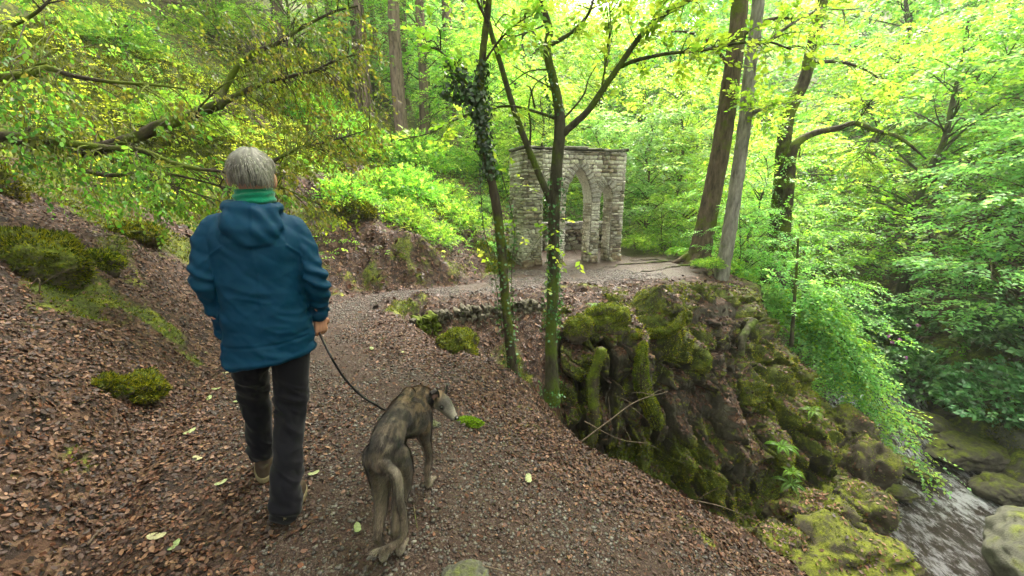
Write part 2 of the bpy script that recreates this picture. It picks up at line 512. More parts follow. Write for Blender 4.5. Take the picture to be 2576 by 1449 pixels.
# ================================================================== terrain
RIM = np.array([(3.2, -3), (2.5, .6), (1.98, 1.85), (1.63, 2.15), (1.16, 2.35), (.63, 2.60), (.2, 3.0), (.03, 3.45), (-.40, 3.8), (-.81, 4.1),
                (-1.2, 4.6), (-1.5, 5.15), (-1.5, 5.5), (-1.1, 5.75), (-.24, 6.15), (.5, 6.6), (1.15, 6.95), (2.3, 7.25), (3.3, 7.45), (4.1, 7.9), (4.7, 8.7),
                (5.0, 10.2), (5.4, 13), (6.5, 20), (10, 34), (16, 60), (30, 140)], float)
POLY = np.concatenate([RIM, [(-200, 140), (-200, -20), (3.2, -20)]])
def inside(x, y):
    r = np.zeros(x.shape, bool); n = len(POLY)
    for i in range(n):
        x1, y1 = POLY[i]; x2, y2 = POLY[(i + 1) % n]
        if y1 == y2: continue
        c = ((y1 > y) != (y2 > y)) & (x < (x2 - x1) * (y - y1) / (y2 - y1) + x1)
        r ^= c
    return r
def rimdist(x, y):
    d = np.full(x.shape, 1e9)
    for i in range(len(RIM) - 1):
        a = RIM[i]; b = RIM[i + 1] - a
        t = np.clip(((x - a[0]) * b[0] + (y - a[1]) * b[1]) / (b @ b), 0, 1)
        d = np.minimum(d, np.hypot(x - a[0] - t * b[0], y - a[1] - t * b[1]))
    return np.where(inside(x, y), d, -d)       # positive inside (high ground)
XB_Y = [-6, 0, 1.27, 3.17, 4.5, 5.8, 6.4, 7.2, 9.0, 10.6, 12, 14, 20, 40, 80]
XB_X = [-1.3, -1.45, -1.7, -2.55, -2.9, -2.85, -2.2, -.75, -.15, .5, 1.0, 1.8, 3.5, 9, 22]
def xb(y): return np.interp(y, XB_Y, XB_X)
def xshore(y): return np.interp(y, [-5, 4, 5.2, 7.2, 8.3, 12, 20, 40, 90], [4.6, 5.6, 6.25, 7.05, 7.8, 9.0, 11, 17, 34])
def swidth(y): return np.interp(y, [4, 7, 9, 12, 40], [3.4, 3.0, 2.5, 2.6, 3])
def waterz(y): return np.interp(y, [0, 7.6, 8.0, 9.2, 9.6, 14, 40], [-4.45, -4.3, -4.02, -3.95, -3.55, -3.4, -1])
def height(x, y, detail=True):
    x = np.asarray(x, float); y = np.asarray(y, float)
    sh = x.shape; x = x.ravel(); y = y.ravel()
    d = rimdist(x, y)
    plat = -.21 * ss(2, 9.5, y) - .30 * np.maximum(0, x + .4) * (1 - ss(3.0, 4.6, y)) * ss(-6, 0, y)
    s = x - xb(y)
    n1 = fbm(xyz(x * .9, y * .9), 3, 3)
    up = np.maximum(0, -s)
    steep = .62 + .10 * n1
    hill = np.where(up < 1.2, up * 0.85 - 0 * up, 1.02 + (up - 1.2) * steep)
    hill = hill * (1 - np.exp(-up / .15))
    bench = ss(5, 8, y) * (1 - ss(14, 17, y))          # gentler ground left of the path bend
    hill = hill * (1 - .18 * bench)
    hill = np.where(hill > 9, 9 + (hill - 9) * .8, hill)
    end = np.maximum(0, y - 38) * .50
    z = plat + hill
    # outside
    o = np.maximum(0, -d)
    wf = ss(.5, 1.2, x) * ss(4.4, 5.6, y) * (1 - ss(8.6, 9.6, y))
    k1 = 1.15 + .5 * ss(.3, 1.2, x) * (1 - ss(4, 5, y)) - .35 * ss(9, 10, y)
    drop = k1 * o * (1 - wf) + wf * (.4 * np.minimum(o, .75) + 3.2 * np.maximum(0, o - .75))
    zo = plat + np.where(o > 0, -drop, 0)
    fg = np.interp(x, [-1.5, -.6, 0, 1, 2, 3.5, 5.8], [-1.15, -1.5, -1.8, -2.5, -3.05, -3.45, -3.3])
    xs = xshore(y); xr = xs + swidth(y); wz = waterz(y)
    bed = wz - .3
    floor = fg + (bed - fg) * ss(-.9, .25, x - xs)
    floor = np.where(x > xr - .3, bed + ss(-.3, .6, x - xr) * .7 + np.maximum(0, x - xr - .3) * (.72 + .12 * n1), floor)
    zo = np.maximum(zo, floor)
    z = np.where(d > 0, z, zo) + end
    # rounding at the rim
    z = z - .10 * np.exp(-np.abs(d) / .22) * (1 - ss(60, 80, y))
    if detail:
        onpath = ss(-.05, .35, s) * ss(.15, .6, d)
        r = 1 - .85 * onpath
        z = z + r * (.11 * fbm(xyz(x * 1.5, y * 1.5), 4, 11) + .05 * fbm(xyz(x * 6, y * 6), 3, 12)) + .012 * fbm(xyz(x * 9, y * 9), 3, 13)
        z = z + (1 - onpath) * .09 * np.maximum(0, fbm(xyz(x * 4.3, y * 4.3), 2, 33)) * ss(.2, .8, -s)
        lum = fbm(xyz(x * 2.1, y * 2.1), 3, 31)
        z = z + (1 - onpath) * .22 * np.maximum(0, lum - .12) * (d > 0)
    return z.reshape(sh)
def H1(x, y): return float(height(np.array([x]), np.array([y]))[0])

def axis(a, b, step, lo, hi, g=1.07, mx=1.2):
    c = list(np.arange(a, b, step)); s = step; v = c[-1]
    while v < hi: s = min(s * g, mx); v += s; c.append(v)
    s = step; v = c[0]; L = []
    while v > lo: s = min(s * g, mx); v -= s; L.append(v)
    return np.array(L[::-1] + c)
gx = axis(-5.5, 7.5, .045, -75, 95); gy = axis(.6, 10.5, .045, -9, 110)
GX, GY = np.meshgrid(gx, gy)
GZ = height(GX, GY)
nx, ny = len(gx), len(gy)
V = np.stack([GX, GY, GZ], -1).reshape(-1, 3)
i = np.arange(ny - 1)[:, None] * nx + np.arange(nx - 1)[None]
F = np.stack([i, i + 1, i + nx + 1, i + nx], -1).reshape(-1, 4)
gzx = np.gradient(GZ, gx, axis=1); gzy = np.gradient(GZ, gy, axis=0)
slope = np.hypot(gzx, gzy)
MOSSG = [(-3.7, 2.95, .24, .85), (-3.48, 2.98, .22, .85), (-3.25, 2.75, .20, .8), (-3.35, 3.1, .15, .7), (-3.1, 3.25, .13, .7), (-2.95, 3.28, .12, .7), (-2.75, 3.2, .11, .65), (-5.0, 4.3, .38, .7), (-4.6, 4.42, .30, .7), (-4.3, 4.5, .28, .7), (-3.95, 4.62, .25, .65), (-2.2, 1.77, .12, .5), (-8.2, 7.4, 2.4, .7), (-6.2, 6.2, 1.3, .5), (-10.5, 9.5, 2.6, .6)]
def masks(x, y, slope):
    d = rimdist(x, y); s = x - xb(y)
    nz = fbm(xyz(x * .8, y * .8), 4, 21)
    n2 = fbm(xyz(x * 2.6, y * 2.6), 3, 22)
    near = 1 - ss(4.0, 5.5, y)
    path = ss(-.02, .35, s) * ss(.05 + .1 * near, .5 + .65 * near, d + .25 * n2 * near) * (1 - ss(14, 16, y))
    path = path * (1 - .75 * (1 - ss(.5, 1.1, x + 1.9 - .0 * y)) * (1 - ss(1.5, 3.5, y)))
    moss = .40 + .55 * nz + .42 * n2
    lefthi = ss(.9, 2.0, -s)
    moss = moss + .16 * lefthi * ss(4.5, 6, y) - .42 * (1 - ss(4.2, 5.6, y)) * (x < 0)
    for (gx_, gy_, r_, a_) in MOSSG:
        moss = moss + a_ * np.exp(-(((x - gx_) ** 2 + (y - gy_) ** 2) / r_ ** 2))
    moss = np.where(path > .3, moss * 0 - .2, moss)
    moss = moss - .25 * (d < 0) * (x < 1.4) - .2*((d<0)&(y<4.6)&(x<3))
    moss = moss - .32 * near * (x > -.2) * (d > -.3) * (d < 1.6)
    moss = np.where((d < 0) & (x > 3.0) & (y < 6), moss + .25, moss)
    moss = moss - .15 * ss(2, 5, x - xshore(y) - swidth(y))
    xs = xshore(y)
    rock = ss(1.5, 2.3, slope) * (d < 0) + ss(-.7, -.2, x - xs) * (1 - ss(.4, 1, x - xs - swidth(y)))
    lumm = fbm(xyz(x * 2.1, y * 2.1), 3, 31)
    moss = moss + .5 * np.maximum(0, lumm - .1) * (path < .3)
    moss = np.where((y > 20) | (x > 24) | (x < -14), .9, moss)
    wet = ss(.6, 1, path) * ss(5, 8, y)
    return dict(moss=np.clip(moss, 0, 1), path=path, rock=np.clip(rock, 0, 1), wet=wet)
mk = masks(GX.ravel(), GY.ravel(), slope.ravel())
xc = (GX[:-1, :-1] + GX[1:, 1:]).ravel() / 2; yc = (GY[:-1, :-1] + GY[1:, 1:]).ravel() / 2
dc = rimdist(xc, yc); onp = (xc > xb(yc) + .12) & (dc > .30) & (yc < 15) & (yc > -9)
def sub(V, F, sel, attrs):
    f = F[sel]; u, inv = np.unique(f, return_inverse=True)
    return V[u], inv.reshape(f.shape), {k: a[u] for k, a in attrs.items()}
v, f, a = sub(V, F, onp, mk)
path_o = link("path", mesh_np("path", v, f, attrs=a), M_GROUND, kind='structure', label="brown gravel footpath curving right towards the stone arch")
v, f, a = sub(V, F, ~onp, mk)
ground_o = link("ground", mesh_np("ground", v, f, attrs=a), M_GROUND, kind='structure', label="wooded banks and valley sides covered in leaf litter and moss")

def hn(x, y, e=.04):
    hx = (height(x + e, y) - height(x - e, y)) / (2 * e); hy = (height(x, y + e) - height(x, y - e)) / (2 * e)
    return norm(np.stack([-hx, -hy, np.ones_like(hx)], -1))

# ------------------------------------------------------------------ rock face of the gully
cols = [  # each: rim, lip, upper, lower, foot
    [(.2, 6.6, -.35), (.35, 6.35, -.55), (.5, 5.9, -1.0), (.75, 5.4, -1.7), (.7, 4.9, -2.3)],
    [(1.0, 7.0, -.38), (1.05, 6.4, -.48), (1.0, 5.9, -.75), (.95, 5.45, -1.7), (1.0, 5.2, -2.7)],
    [(1.7, 7.2, -.35), (1.75, 6.4, -.45), (1.75, 5.95, -.70), (1.78, 5.5, -1.9), (1.75, 5.2, -3.2)],
    [(2.4, 7.4, -.30), (2.45, 6.7, -.42), (2.4, 6.15, -.72), (2.4, 5.6, -2.0), (2.4, 5.25, -3.5)],
    [(3.1, 7.6, -.26), (3.1, 6.95, -.34), (3.0, 6.4, -.66), (2.9, 5.8, -2.0), (2.9, 5.35, -3.6)],
    [(3.9, 7.9, -.30), (3.85, 7.15, -.38), (3.75, 6.65, -.85), (3.6, 6.0, -2.0), (3.6, 5.4, -3.6)],
    [(4.5, 8.3, -.45), (4.5, 7.6, -.75), (4.45, 6.8, -1.15), (4.35, 6.0, -2.15), (4.3, 5.3, -3.5)],
    [(5.0, 8.8, -.9), (5.1, 8.0, -1.15), (5.25, 7.05, -1.55), (5.15, 6.15, -2.3), (5.1, 5.4, -3.4)],
    [(5.4, 9.6, -1.3), (5.7, 8.6, -1.8), (5.95, 7.5, -2.3), (5.75, 6.5, -2.8), (5.8, 5.6, -3.5)],
    [(5.9, 10.5, -2.0), (6.3, 9.4, -2.5), (6.5, 8.2, -2.9), (6.4, 7.2, -3.3), (6.4, 6.3, -4.2)],
    [(6.4, 11.5, -2.6), (6.9, 10.4, -3.1), (7.1, 9.2, -3.5), (7.0, 8.0, -4.0), (6.9, 7.3, -4.7)],
]
C = np.array(cols)                       # (11,5,3)
NU, NV = 760, 380
A1 = np.stack([spline(C[:, k], NU) for k in range(5)], 1)      # NU,5,3
G = np.stack([spline(A1[i], NV) for i in range(NU)], 0)        # NU,NV,3
U = np.linspace(0, 1, NU)[:, None] + 0 * np.zeros((1, NV)); T = np.linspace(0, 1, NV)[None] + 0 * U
du = np.gradient(G, axis=0); dv = np.gradient(G, axis=1)
Nn = norm(np.cross(dv, du)); Nn = np.where((Nn[..., 1:2] > 0) & (Nn[..., 2:3] < 0), -Nn, Nn)
Nn[Nn[..., 2] < -.2] *= -1
q = G.reshape(-1, 3)
def cell_ridge(p, seed):
    return 1 - np.abs(fbm(p, 3, seed)) * 2
butt = np.abs(fbm(q * np.array([1.25, .9, .25]), 3, 41)) * 2.0          # upright buttresses and chimneys
crev = np.maximum(0, cell_ridge(q * np.array([2.2, 1.6, .5]), 43) - .70) / .30
step = fbm(q * np.array([1.3, 1.3, 2.6]), 4, 45)
fr = fbm(q * np.array([9, 9, 6]), 4, 47)
lump = fbm(q * np.array([3.5, 3.5, 3.5]), 2, 48)
env = ss(0, .16, T.reshape(-1)) * (.5 + .5 * ss(0, .05, U.reshape(-1)))
blk = np.floor(vnoise(q * np.array([4.5, 4.5, 2.2]) + .5 * fr[:, None], 50) * 4) / 4
 
w1, w2, wr, wo = worley(q * np.array([2.6, 2.6, 1.5]) + .35 * fbm(q * 2.5, 2, 55)[:, None], 51)
v1_, v2_, vr, vo = worley(q * np.array([7.5, 7.5, 4.2]) + .3 * fbm(q * 6, 2, 56)[:, None], 52)
facet = .20 * (wr[:, 0] - .5) + .30 * np.sum(wo * (wr - .5), 1) * .6 - .10 * np.exp(-(w2 - w1) / .05)
facet2 = .05 * (vr[:, 0] - .5) + .07 * np.sum(vo * (vr - .5), 1) - .028 * np.exp(-(v2_ - v1_) / .06)
disp = env * (facet + facet2 + .52 * butt - .50 * crev ** 2 + .14 * step + .07 * lump) + .035 * fr + .01 * fbm(q * 30, 2, 49) - .02
hz = Nn.reshape(-1, 3) * np.array([1, 1, .55])
q2 = q + hz * disp[:, None]
i = np.arange(NU - 1)[:, None] * NV + np.arange(NV - 1)[None]
F2 = np.stack([i, i + 1, i + NV + 1, i + NV], -1).reshape(-1, 4)
Q = q2.reshape(NU, NV, 3)
n2 = norm(np.cross(np.gradient(Q, axis=1), np.gradient(Q, axis=0)))
n2 = np.where(np.sum(n2 * Nn, -1, keepdims=True) < 0, -n2, n2)
up2 = n2[..., 2].reshape(-1)
CL_P, CL_N = q2, n2.reshape(-1, 3)
mossn = fbm(q2 * 1.1, 4, 61)
xx = q2[:, 0]
topm = (1 - ss(.12, .30, T.reshape(-1)))
CL_M = dict(moss=np.clip(.52 + .55 * up2 * (up2 > 0) + .85 * mossn + .14 * ss(3.2, 4.6, xx) + .15 * topm - .30 * ss(.35, .9, crev) - .10 * ss(.45, .8, T.reshape(-1)) * (xx < 3.4), 0, 1),
            path=np.zeros(len(q2)), rock=np.clip(1.25 - ss(.30, .62, up2) * 1.5 + .0 * xx, 0, 1), wet=np.full(len(q2), .25))
# leaf litter lies on the flatter ledges, moss hangs over the edges
CL_M['moss'] = np.where(up2 > .62, CL_M['moss'] - .45 * ss(.62, .8, up2), CL_M['moss']).clip(0, 1)
mface = mesh_np("rock_face", q2, F2, attrs=CL_M)
face_o = link("rock_face", mface, M_GROUND, kind='structure', label="dark mossy rock face dropping below the far edge of the path")
# make sure normals point out
m = mface
if m.polygons[len(m.polygons) // 2].normal.y > 0: m.flip_normals()

# ------------------------------------------------------------------ stream
ys = np.arange(-4, 42, .06); us = np.linspace(0, 1, 60)
YY, UU = np.meshgrid(ys, us, indexing='ij')
XX = xshore(YY) - .5 + UU * (swidth(YY) + 1.0)
ZZ = waterz(YY) + .05 * fbm(xyz((XX * 3).ravel(), (YY * 2).ravel()), 4, 71).reshape(XX.shape)
V = np.stack([XX, YY, ZZ], -1).reshape(-1, 3)
i = np.arange(len(ys) - 1)[:, None] * 60 + np.arange(59)[None]
F = np.stack([i, i + 1, i + 61, i + 60], -1).reshape(-1, 4)
foam_glint = (ss(7.5, 7.65, YY) * (1 - ss(7.75, 8.0, YY)) + ss(9.1, 9.25, YY) * (1 - ss(9.4, 9.7, YY))).ravel()
foam_glint = np.maximum(foam_glint, .38 * ss(5.6, 6.4, YY).ravel() * (1 - ss(7.6, 7.9, YY).ravel()))  # paler reach, its sky shimmer painted in as white
foam_glint = foam_glint * (.5 + .8 * fbm(xyz(XX.ravel() * 4, YY.ravel() * 2), 3, 72))
link("stream_water", mesh_np("stream_water", V, F, attrs=dict(foam_glint=np.clip(foam_glint, 0, 1))), M_WATER, kind='structure', label="brown woodland stream with small white riffles and painted sky glints")
# ================================================================== stone arch
def rock_block(cx, cy, cz, lx, ly, lz, rng, j=.12):
    """rough stone block, local frame"""
    n = 3
    V, F = ICO[1]
    P = np.sign(V) * np.abs(V) ** .38
    P = P / np.abs(P).max(0)
    P = P * np.array([lx, ly, lz]) / 2
    P = P + rng.normal(size=P.shape) * np.array([lx * .6, ly, lz]) * j * .6
    return P + np.array([cx, cy, cz]), F
STONEC = np.array([(.40, .36, .28), (.29, .26, .20), (.50, .46, .38), (.17, .145, .11), (.36, .30, .23), (.45, .42, .36), (.24, .19, .15), (.60, .57, .50), (.33, .31, .25)])
def arch_curve(s, s0, s1, hs, ha):
    """height of pointed arch opening at s (s0..s1), spring hs, apex ha"""
    c = (s0 + s1) / 2; w = (s1 - s0) / 2; h = ha - hs
    r = (w * w + h * h) / (2 * w)
    t = np.abs(s - c)                       # arc centred at distance (w - r) on the other side
    return hs + np.sqrt(np.maximum(0, r * r - (t + r - w) ** 2))
A0 = np.array([.27, 9.15, -.30]); BDIR = norm(np.array([2.52, .84, 0])); BN = np.array([-BDIR[1], BDIR[0], 0])  # BN = away from camera
LEN = 2.62; HT = 2.72; TH = .46
OPEN = [(.46, .80, 1.62, 1.95), (1.04, 1.74, 1.52, 2.34), (1.96, 2.30, 1.62, 1.95)]
def to_w(P):
    P = np.asarray(P, float)
    return A0 + P[:, :1] * BDIR + P[:, 1:2] * BN + P[:, 2:3] * np.array([0, 0, 1.])
rng = np.random.default_rng(3)
def limed(s, h, col):
    """old lime wash left on some of the stones, mostly towards the far end"""
    n_ = vnoise(np.array([[s * 2.3, h * 1.7, 4.]]), 9)[0] + .40 * (s > .9) - .08
    k_ = min(.8, max(0, n_ * 1.6)); return np.asarray(col) * (1 - k_) + np.array([.72, .69, .62]) * k_
arch = thing("stone_arch", "tall free-standing rubble stone wall with one pointed archway and two narrow side openings", "arch", tuple(A0))
def aobj(name, acc, m, lab=None, smooth=False):
    me = acc.mesh(name, smooth)
    o = link(name, me, m, arch); o.location = -Vector(A0)
    if lab: o['label'] = lab
    return o
# core of the wall in vertical strips
def core(s0, s1, th, acc, inset=.035):
    ss_ = list(np.arange(s0, s1, .03)) + [s1]
    for o in OPEN: ss_ += [o[0], o[1]]
    ss_ = sorted(set(round(s, 4) for s in ss_ if s0 <= s <= s1))
    for a, b in zip(ss_[:-1], ss_[1:]):
        if b - a < 1e-4: continue
        m = (a + b) / 2; ha = hb = -.15
        for o in OPEN:
            if o[0] < m < o[1]: ha = arch_curve(a, *o); hb = arch_curve(b, *o)
        y0, y1 = inset, th - inset
        P = [(a, y0, ha), (b, y0, hb), (b, y0, HT - .02), (a, y0, HT - .02), (a, y1, ha), (b, y1, hb), (b, y1, HT - .02), (a, y1, HT - .02)]
        F = [(0, 1, 2, 3), (5, 4, 7, 6), (4, 5, 1, 0), (3, 2, 6, 7)]
        edge_l = a <= s0 + 1e-3 or any(abs(a - o[1]) < 1e-3 for o in OPEN) 
        edge_r = b >= s1 - 1e-3 or any(abs(b - o[0]) < 1e-3 for o in OPEN)
        if edge_l: F.append((4, 0, 3, 7))
        if edge_r: F.append((1, 5, 6, 2))
        acc.add(to_w(P), F, (.30, .28, .24))
acc = Acc(); core(.44, LEN, TH, acc); 
aobj("mortar_core", acc, M_STONE)
# facing stones, laid in rough courses
def facing(acc, s0, s1, y, h0, h1, dep, face='front', yspan=None):
    h = h0
    while h < h1 - .02:
        ch = min(rng.choice([.03, .04, .05, .07, .10]) * rng.uniform(.85, 1.15), h1 - h)
        if h1 - h - ch < .04: ch = h1 - h
        s = s0 + (rng.uniform(-.12, 0))
        while s < s1:
            l = rng.uniform(.07, .27); a, b = max(s, s0), min(s + l, s1); s += l
            if b - a < .03: continue
            # split around the openings and arch rings
            segs = [(a, b)]
            if face in ('front', 'back'):
                for o in OPEN:
                    hm = h + ch / 2; hw = (o[1] - o[0]) / 2; c = (o[0] + o[1]) / 2
                    ring = .13
                    if hm < o[2]: lo, hi = o[0], o[1]
                    elif hm < o[3] + ring:
                        xs_ = np.linspace(o[0] - ring, o[1] + ring, 60)
                        k = (o[0] - ring, o[1] + ring, o[2], o[3] + ring * 1.25)
                        okk = xs_[arch_curve(xs_, *k) > hm]
                        if len(okk) == 0: continue
                        lo, hi = okk[0], okk[-1]
                    else: continue
                    ns = []
                    for (p, q_) in segs:
                        if q_ <= lo or p >= hi: ns.append((p, q_)); continue
                        if p < lo: ns.append((p, lo))
                        if q_ > hi: ns.append((hi, q_))
                    segs = ns
            for (p, q_) in segs:
                if q_ - p < .025: continue
                pr = rng.uniform(-.014, .024)
                hh = ch - .010
                col = limed((p + q_) / 2, h, STONEC[rng.integers(len(STONEC))] * rng.uniform(.75, 1.15))
                if y < .1 and s0 < .1: col = col * np.array([.72, .76, .64])
                if face == 'end': P, F = rock_block(y, (p + q_) / 2, h + ch / 2, dep, q_ - p - .010, hh, rng); P[:, 0] -= pr
                elif face == 'jamb': P, F = rock_block(y, (p + q_) / 2, h + ch / 2, dep, q_ - p - .010, hh, rng)
                else:
                    P, F = rock_block((p + q_) / 2, y, h + ch / 2, q_ - p - .010, dep, hh, rng)
                    P[:, 1] += -pr if face == 'front' else pr
                acc.add(to_w(P), F, col)
        h += ch
def batter(P): return P
# central and right body
acc = Acc()
facing(acc, .44, LEN, .05, -.1, HT - .03, .11, 'front')
facing(acc, .44, LEN, TH - .05, -.1, HT - .03, .11, 'back')
facing(acc, .05, TH - .05, LEN - .03, -.1, HT - .03, .10, 'end')
for o in OPEN:
    facing(acc, .05, TH - .05, o[0] + .0, -.1, o[2], .06, 'jamb'); facing(acc, .05, TH - .05, o[1] - .0, -.1, o[2], .06, 'jamb')
aobj("wall_facing", acc, M_STONE)
# deep left pier
acc = Acc()
PD = 1.05
P = [(.03, .04, -.15), (.44, .04, -.15), (.44, PD - .03, -.15), (.03, PD - .03, -.15), (.03, .04, HT - .02), (.44, .04, HT - .02), (.44, PD - .03, HT - .02), (.03, PD - .03, HT - .02)]
acc.add(to_w(P), [(0, 1, 5, 4), (1, 2, 6, 5), (2, 3, 7, 6), (3, 0, 4, 7), (4, 5, 6, 7)], (.28, .26, .22))
facing(acc, 0, .45, .05, -.1, HT - .03, .12, 'front'); facing(acc, 0, .45, PD - .05, -.1, HT - .03, .12, 'back')
facing(acc, .04, PD - .04, .03, -.1, HT - .03, .10, 'end')
facing(acc, TH, PD - .04, .43, -.1, HT - .03, .10, 'jamb')
aobj("deep_pier", acc, M_STONE, "weathered deep pier at the nearer end of the arch")
# arch rings of thin upright slabs
for k, o in enumerate(OPEN):
    acc = Acc()
    c = (o[0] + o[1]) / 2; w = (o[1] - o[0]) / 2; h = o[3] - o[2]; r = (w * w + h * h) / (2 * w)
    amax = math.asin(min(1, h / r))
    nvs = int(r * amax / .036)
    for sgn in (-1, 1):
        cx = c - sgn * (r - w)
        for q_ in range(nvs + 1):
            a = amax * (q_ + .5) / (nvs + 1)
            ln = rng.uniform(.13, .24) * (1 + .3 * (q_ / nvs) ** 2); tk = r * amax / (nvs + 1) - .006
            P, F = rock_block(0, 0, 0, ln, .10, tk * 1.25, rng, .08)
            P[:, 0] += ln / 2 + r
            for fy in (.035, TH - .035):
                X = P[:, 0] * math.cos(a) - P[:, 2] * math.sin(a); Z = P[:, 0] * math.sin(a) + P[:, 2] * math.cos(a)
                Q_ = np.stack([cx + sgn * X, P[:, 1] + fy, o[2] + Z], -1)
                FF = F if sgn > 0 else F[:, ::-1]
                acc.add(to_w(Q_), FF, (np.array([.46, .44, .40]) if q_ % 3 else np.array([.30, .27, .23])) * rng.uniform(.7, 1.1))
        # lime washed soffit
        aa = np.linspace(0, amax, 16)
        X = cx + sgn * (r - .012) * np.cos(aa); Z = o[2] + (r - .012) * np.sin(aa)
        yy = np.linspace(.02, TH - .02, 8)
        P = np.stack([np.repeat(X, 8), np.tile(yy, 16), np.repeat(Z, 8)], -1)
        P = P + .006 * rng.normal(size=P.shape)
        i = np.arange(15)[:, None] * 8 + np.arange(7)[None]
        acc.add(to_w(P), np.stack([i, i + 1, i + 9, i + 8], -1).reshape(-1, 4), (.56, .55, .50))
    aobj("arch_ring", acc, M_STONE, ["slab ring over the narrow opening beside the deep pier", "pale slab ring over the wide pointed archway", "slab ring over the narrow opening at the far end"][k])
# coping slabs
acc = Acc(); s = -.05
while s < LEN + .02:
    l = rng.uniform(.35, .6); e = min(s + l, LEN + .05)
    if e - s > .05:
        P, F = rock_block((s + e) / 2, TH / 2, HT + .02 + rng.uniform(-.02, .02), e - s - .012, TH + .10 + rng.uniform(-.06, .04), rng.uniform(.05, .09), rng, .10)
        acc.add(to_w(P), F, np.array([.13, .13, .10]) * rng.uniform(.8, 1.2))
    s = e + 1e-3
    if e >= LEN + .04: break
P, F = rock_block(.22, .80, HT + .02, .54, .58, .075, rng, .05); acc.add(to_w(P), F, (.12, .12, .09))
aobj("coping", acc, M_STONE, "dark flat coping slabs along the wall top")
# footing boulders
for (s0, s1, yy) in ((-.02, .46, .03), (.82, 1.02, .05), (1.76, 1.94, .05), (2.32, LEN + .02, .05)):
    s = s0; acc = Acc()
    while s < s1 - .05:
        l = min(rng.uniform(.18, .3), s1 - s)
        for lay in (0, 1):
            P, F = rock_block(s + l / 2, yy + .03 * lay, .0 + lay * .15, l * 1.05, .24 - .04 * lay, .17, rng, .18)
            acc.add(to_w(P), F, np.array([.26, .20, .13]) * rng.uniform(.7, 1.1))
        s += l
    aobj('footing', acc, M_STONE)


# low dry stone wall behind the arch
acc = Acc(); dw = thing("dry_stone_wall", "low dark dry stone retaining wall seen through the archway", "wall", (.6, 11.9, H1(.6, 11.9)))
pA = np.array([-.5, 11.3]); pB = np.array([3.0, 12.4]); dd = norm(pB - pA); L = np.linalg.norm(pB - pA)
h = -.15; 
while h < .85:
    ch = rng.uniform(.07, .16); s = 0
    while s < L:
        l = rng.uniform(.15, .5); 
        x, y = pA + dd * (s + l / 2)
        P, F = rock_block(0, 0, 0, l - .015, rng.uniform(.25, .36), ch - .01, rng, .2)
        c_, s_ = dd
        X = P[:, 0] * c_ - P[:, 1] * s_ + x; Y = P[:, 0] * s_ + P[:, 1] * c_ + y
        cc = STONEC[rng.integers(len(STONEC))] * rng.uniform(.35, .8)
        if h + ch > .8: cc = np.array([.36, .33, .31]) * rng.uniform(.7, 1.1)
        acc.add(np.stack([X, Y, P[:, 2] - .30 + h + ch / 2], -1), F, cc); s += l
    h += ch
o = link("stonework", acc.mesh("stonework", False), M_STONE, dw); o.location = -dw.location

# rough retaining wall holding the path edge at the head of the gully
acc = Acc(); rw = thing("retaining_wall", "rough mossy stone retaining wall under the path edge at the head of the gully", "wall", (-.6, 5.95, -.5))
pts = spline([(-1.5, 5.30, 0), (-1.05, 5.68, 0), (-.24, 6.08, 0), (.5, 6.50, 0)], 40)
for k in range(39):
    a, b = pts[k], pts[k + 1]
    for lay in range(9):
        if rng.random() < .06: continue
        c0 = (a + b) / 2 + np.array([0, 0, 0]); l = np.linalg.norm(b - a) * rng.uniform(1.0, 1.7)
        dd = norm(b - a); nrm = np.array([dd[1], -dd[0], 0])
        P, F = rock_block(0, 0, 0, l, rng.uniform(.14, .24), rng.uniform(.07, .13), rng, .28)
        pos = c0 + nrm * (.02 + lay * .030 + rng.uniform(-.03, .03)); zz = -.30 - lay * .095 + rng.uniform(-.02, .02)
        X = P[:, 0] * dd[0] - P[:, 1] * dd[1] + pos[0]; Y = P[:, 0] * dd[1] + P[:, 1] * dd[0] + pos[1]
        mo = vnoise(np.array([[pos[0] * 2.5, pos[1] * 2.5, zz * 3]]), 5)[0]
        cc = (np.array([.09, .12, .012]) if mo > .25 - .25 * (lay < 2) else np.array([.10, .09, .065])) * rng.uniform(.6, 1.3)
        acc.add(np.stack([X, Y, P[:, 2] + zz], -1), F, cc)
o = link("stonework", acc.mesh("stonework", False), M_STONE, rw); o.location = -rw.location
# ================================================================== person and dog
def remeshed(name, pieces, vox, smooth_it=8, fac=.5):
    """union of closed pieces as one continuous skin; returns V,F,N arrays"""
    acc = Acc()
    for V, F in pieces: acc.add(V, F)
    me = acc.mesh("tmp"); ob = bpy.data.objects.new("tmp", me); COL.objects.link(ob)
    r = ob.modifiers.new("r", 'REMESH'); r.mode = 'VOXEL'; r.voxel_size = vox
    if smooth_it:
        s = ob.modifiers.new("s", 'SMOOTH'); s.factor = fac; s.iterations = smooth_it
    dg = bpy.context.evaluated_depsgraph_get(); dg.update()
    e = ob.evaluated_get(dg).to_mesh()
    n = len(e.vertices); V = np.empty(n * 3, np.float32); e.vertices.foreach_get("co", V)
    N = np.empty(n * 3, np.float32); e.vertices.foreach_get("normal", N)
    nf = len(e.polygons); lt = np.empty(nf, np.int32); e.polygons.foreach_get("loop_total", lt)
    F = np.empty(len(e.loops), np.int32); e.loops.foreach_get("vertex_index", F)
    assert (lt == 4).all()
    ob.evaluated_get(dg).to_mesh_clear()
    bpy.data.objects.remove(ob); bpy.data.meshes.remove(me)
    return V.reshape(-1, 3).astype(float), F.reshape(-1, 4), N.reshape(-1, 3).astype(float)
def limb(P, R, seg=18, n=24):
    V, F = tube(P, R, seg, n=n, cap=True)
    return [(V, F), uvs(P[0], R[0] * .98), uvs(P[-1], R[-1] * .98)]
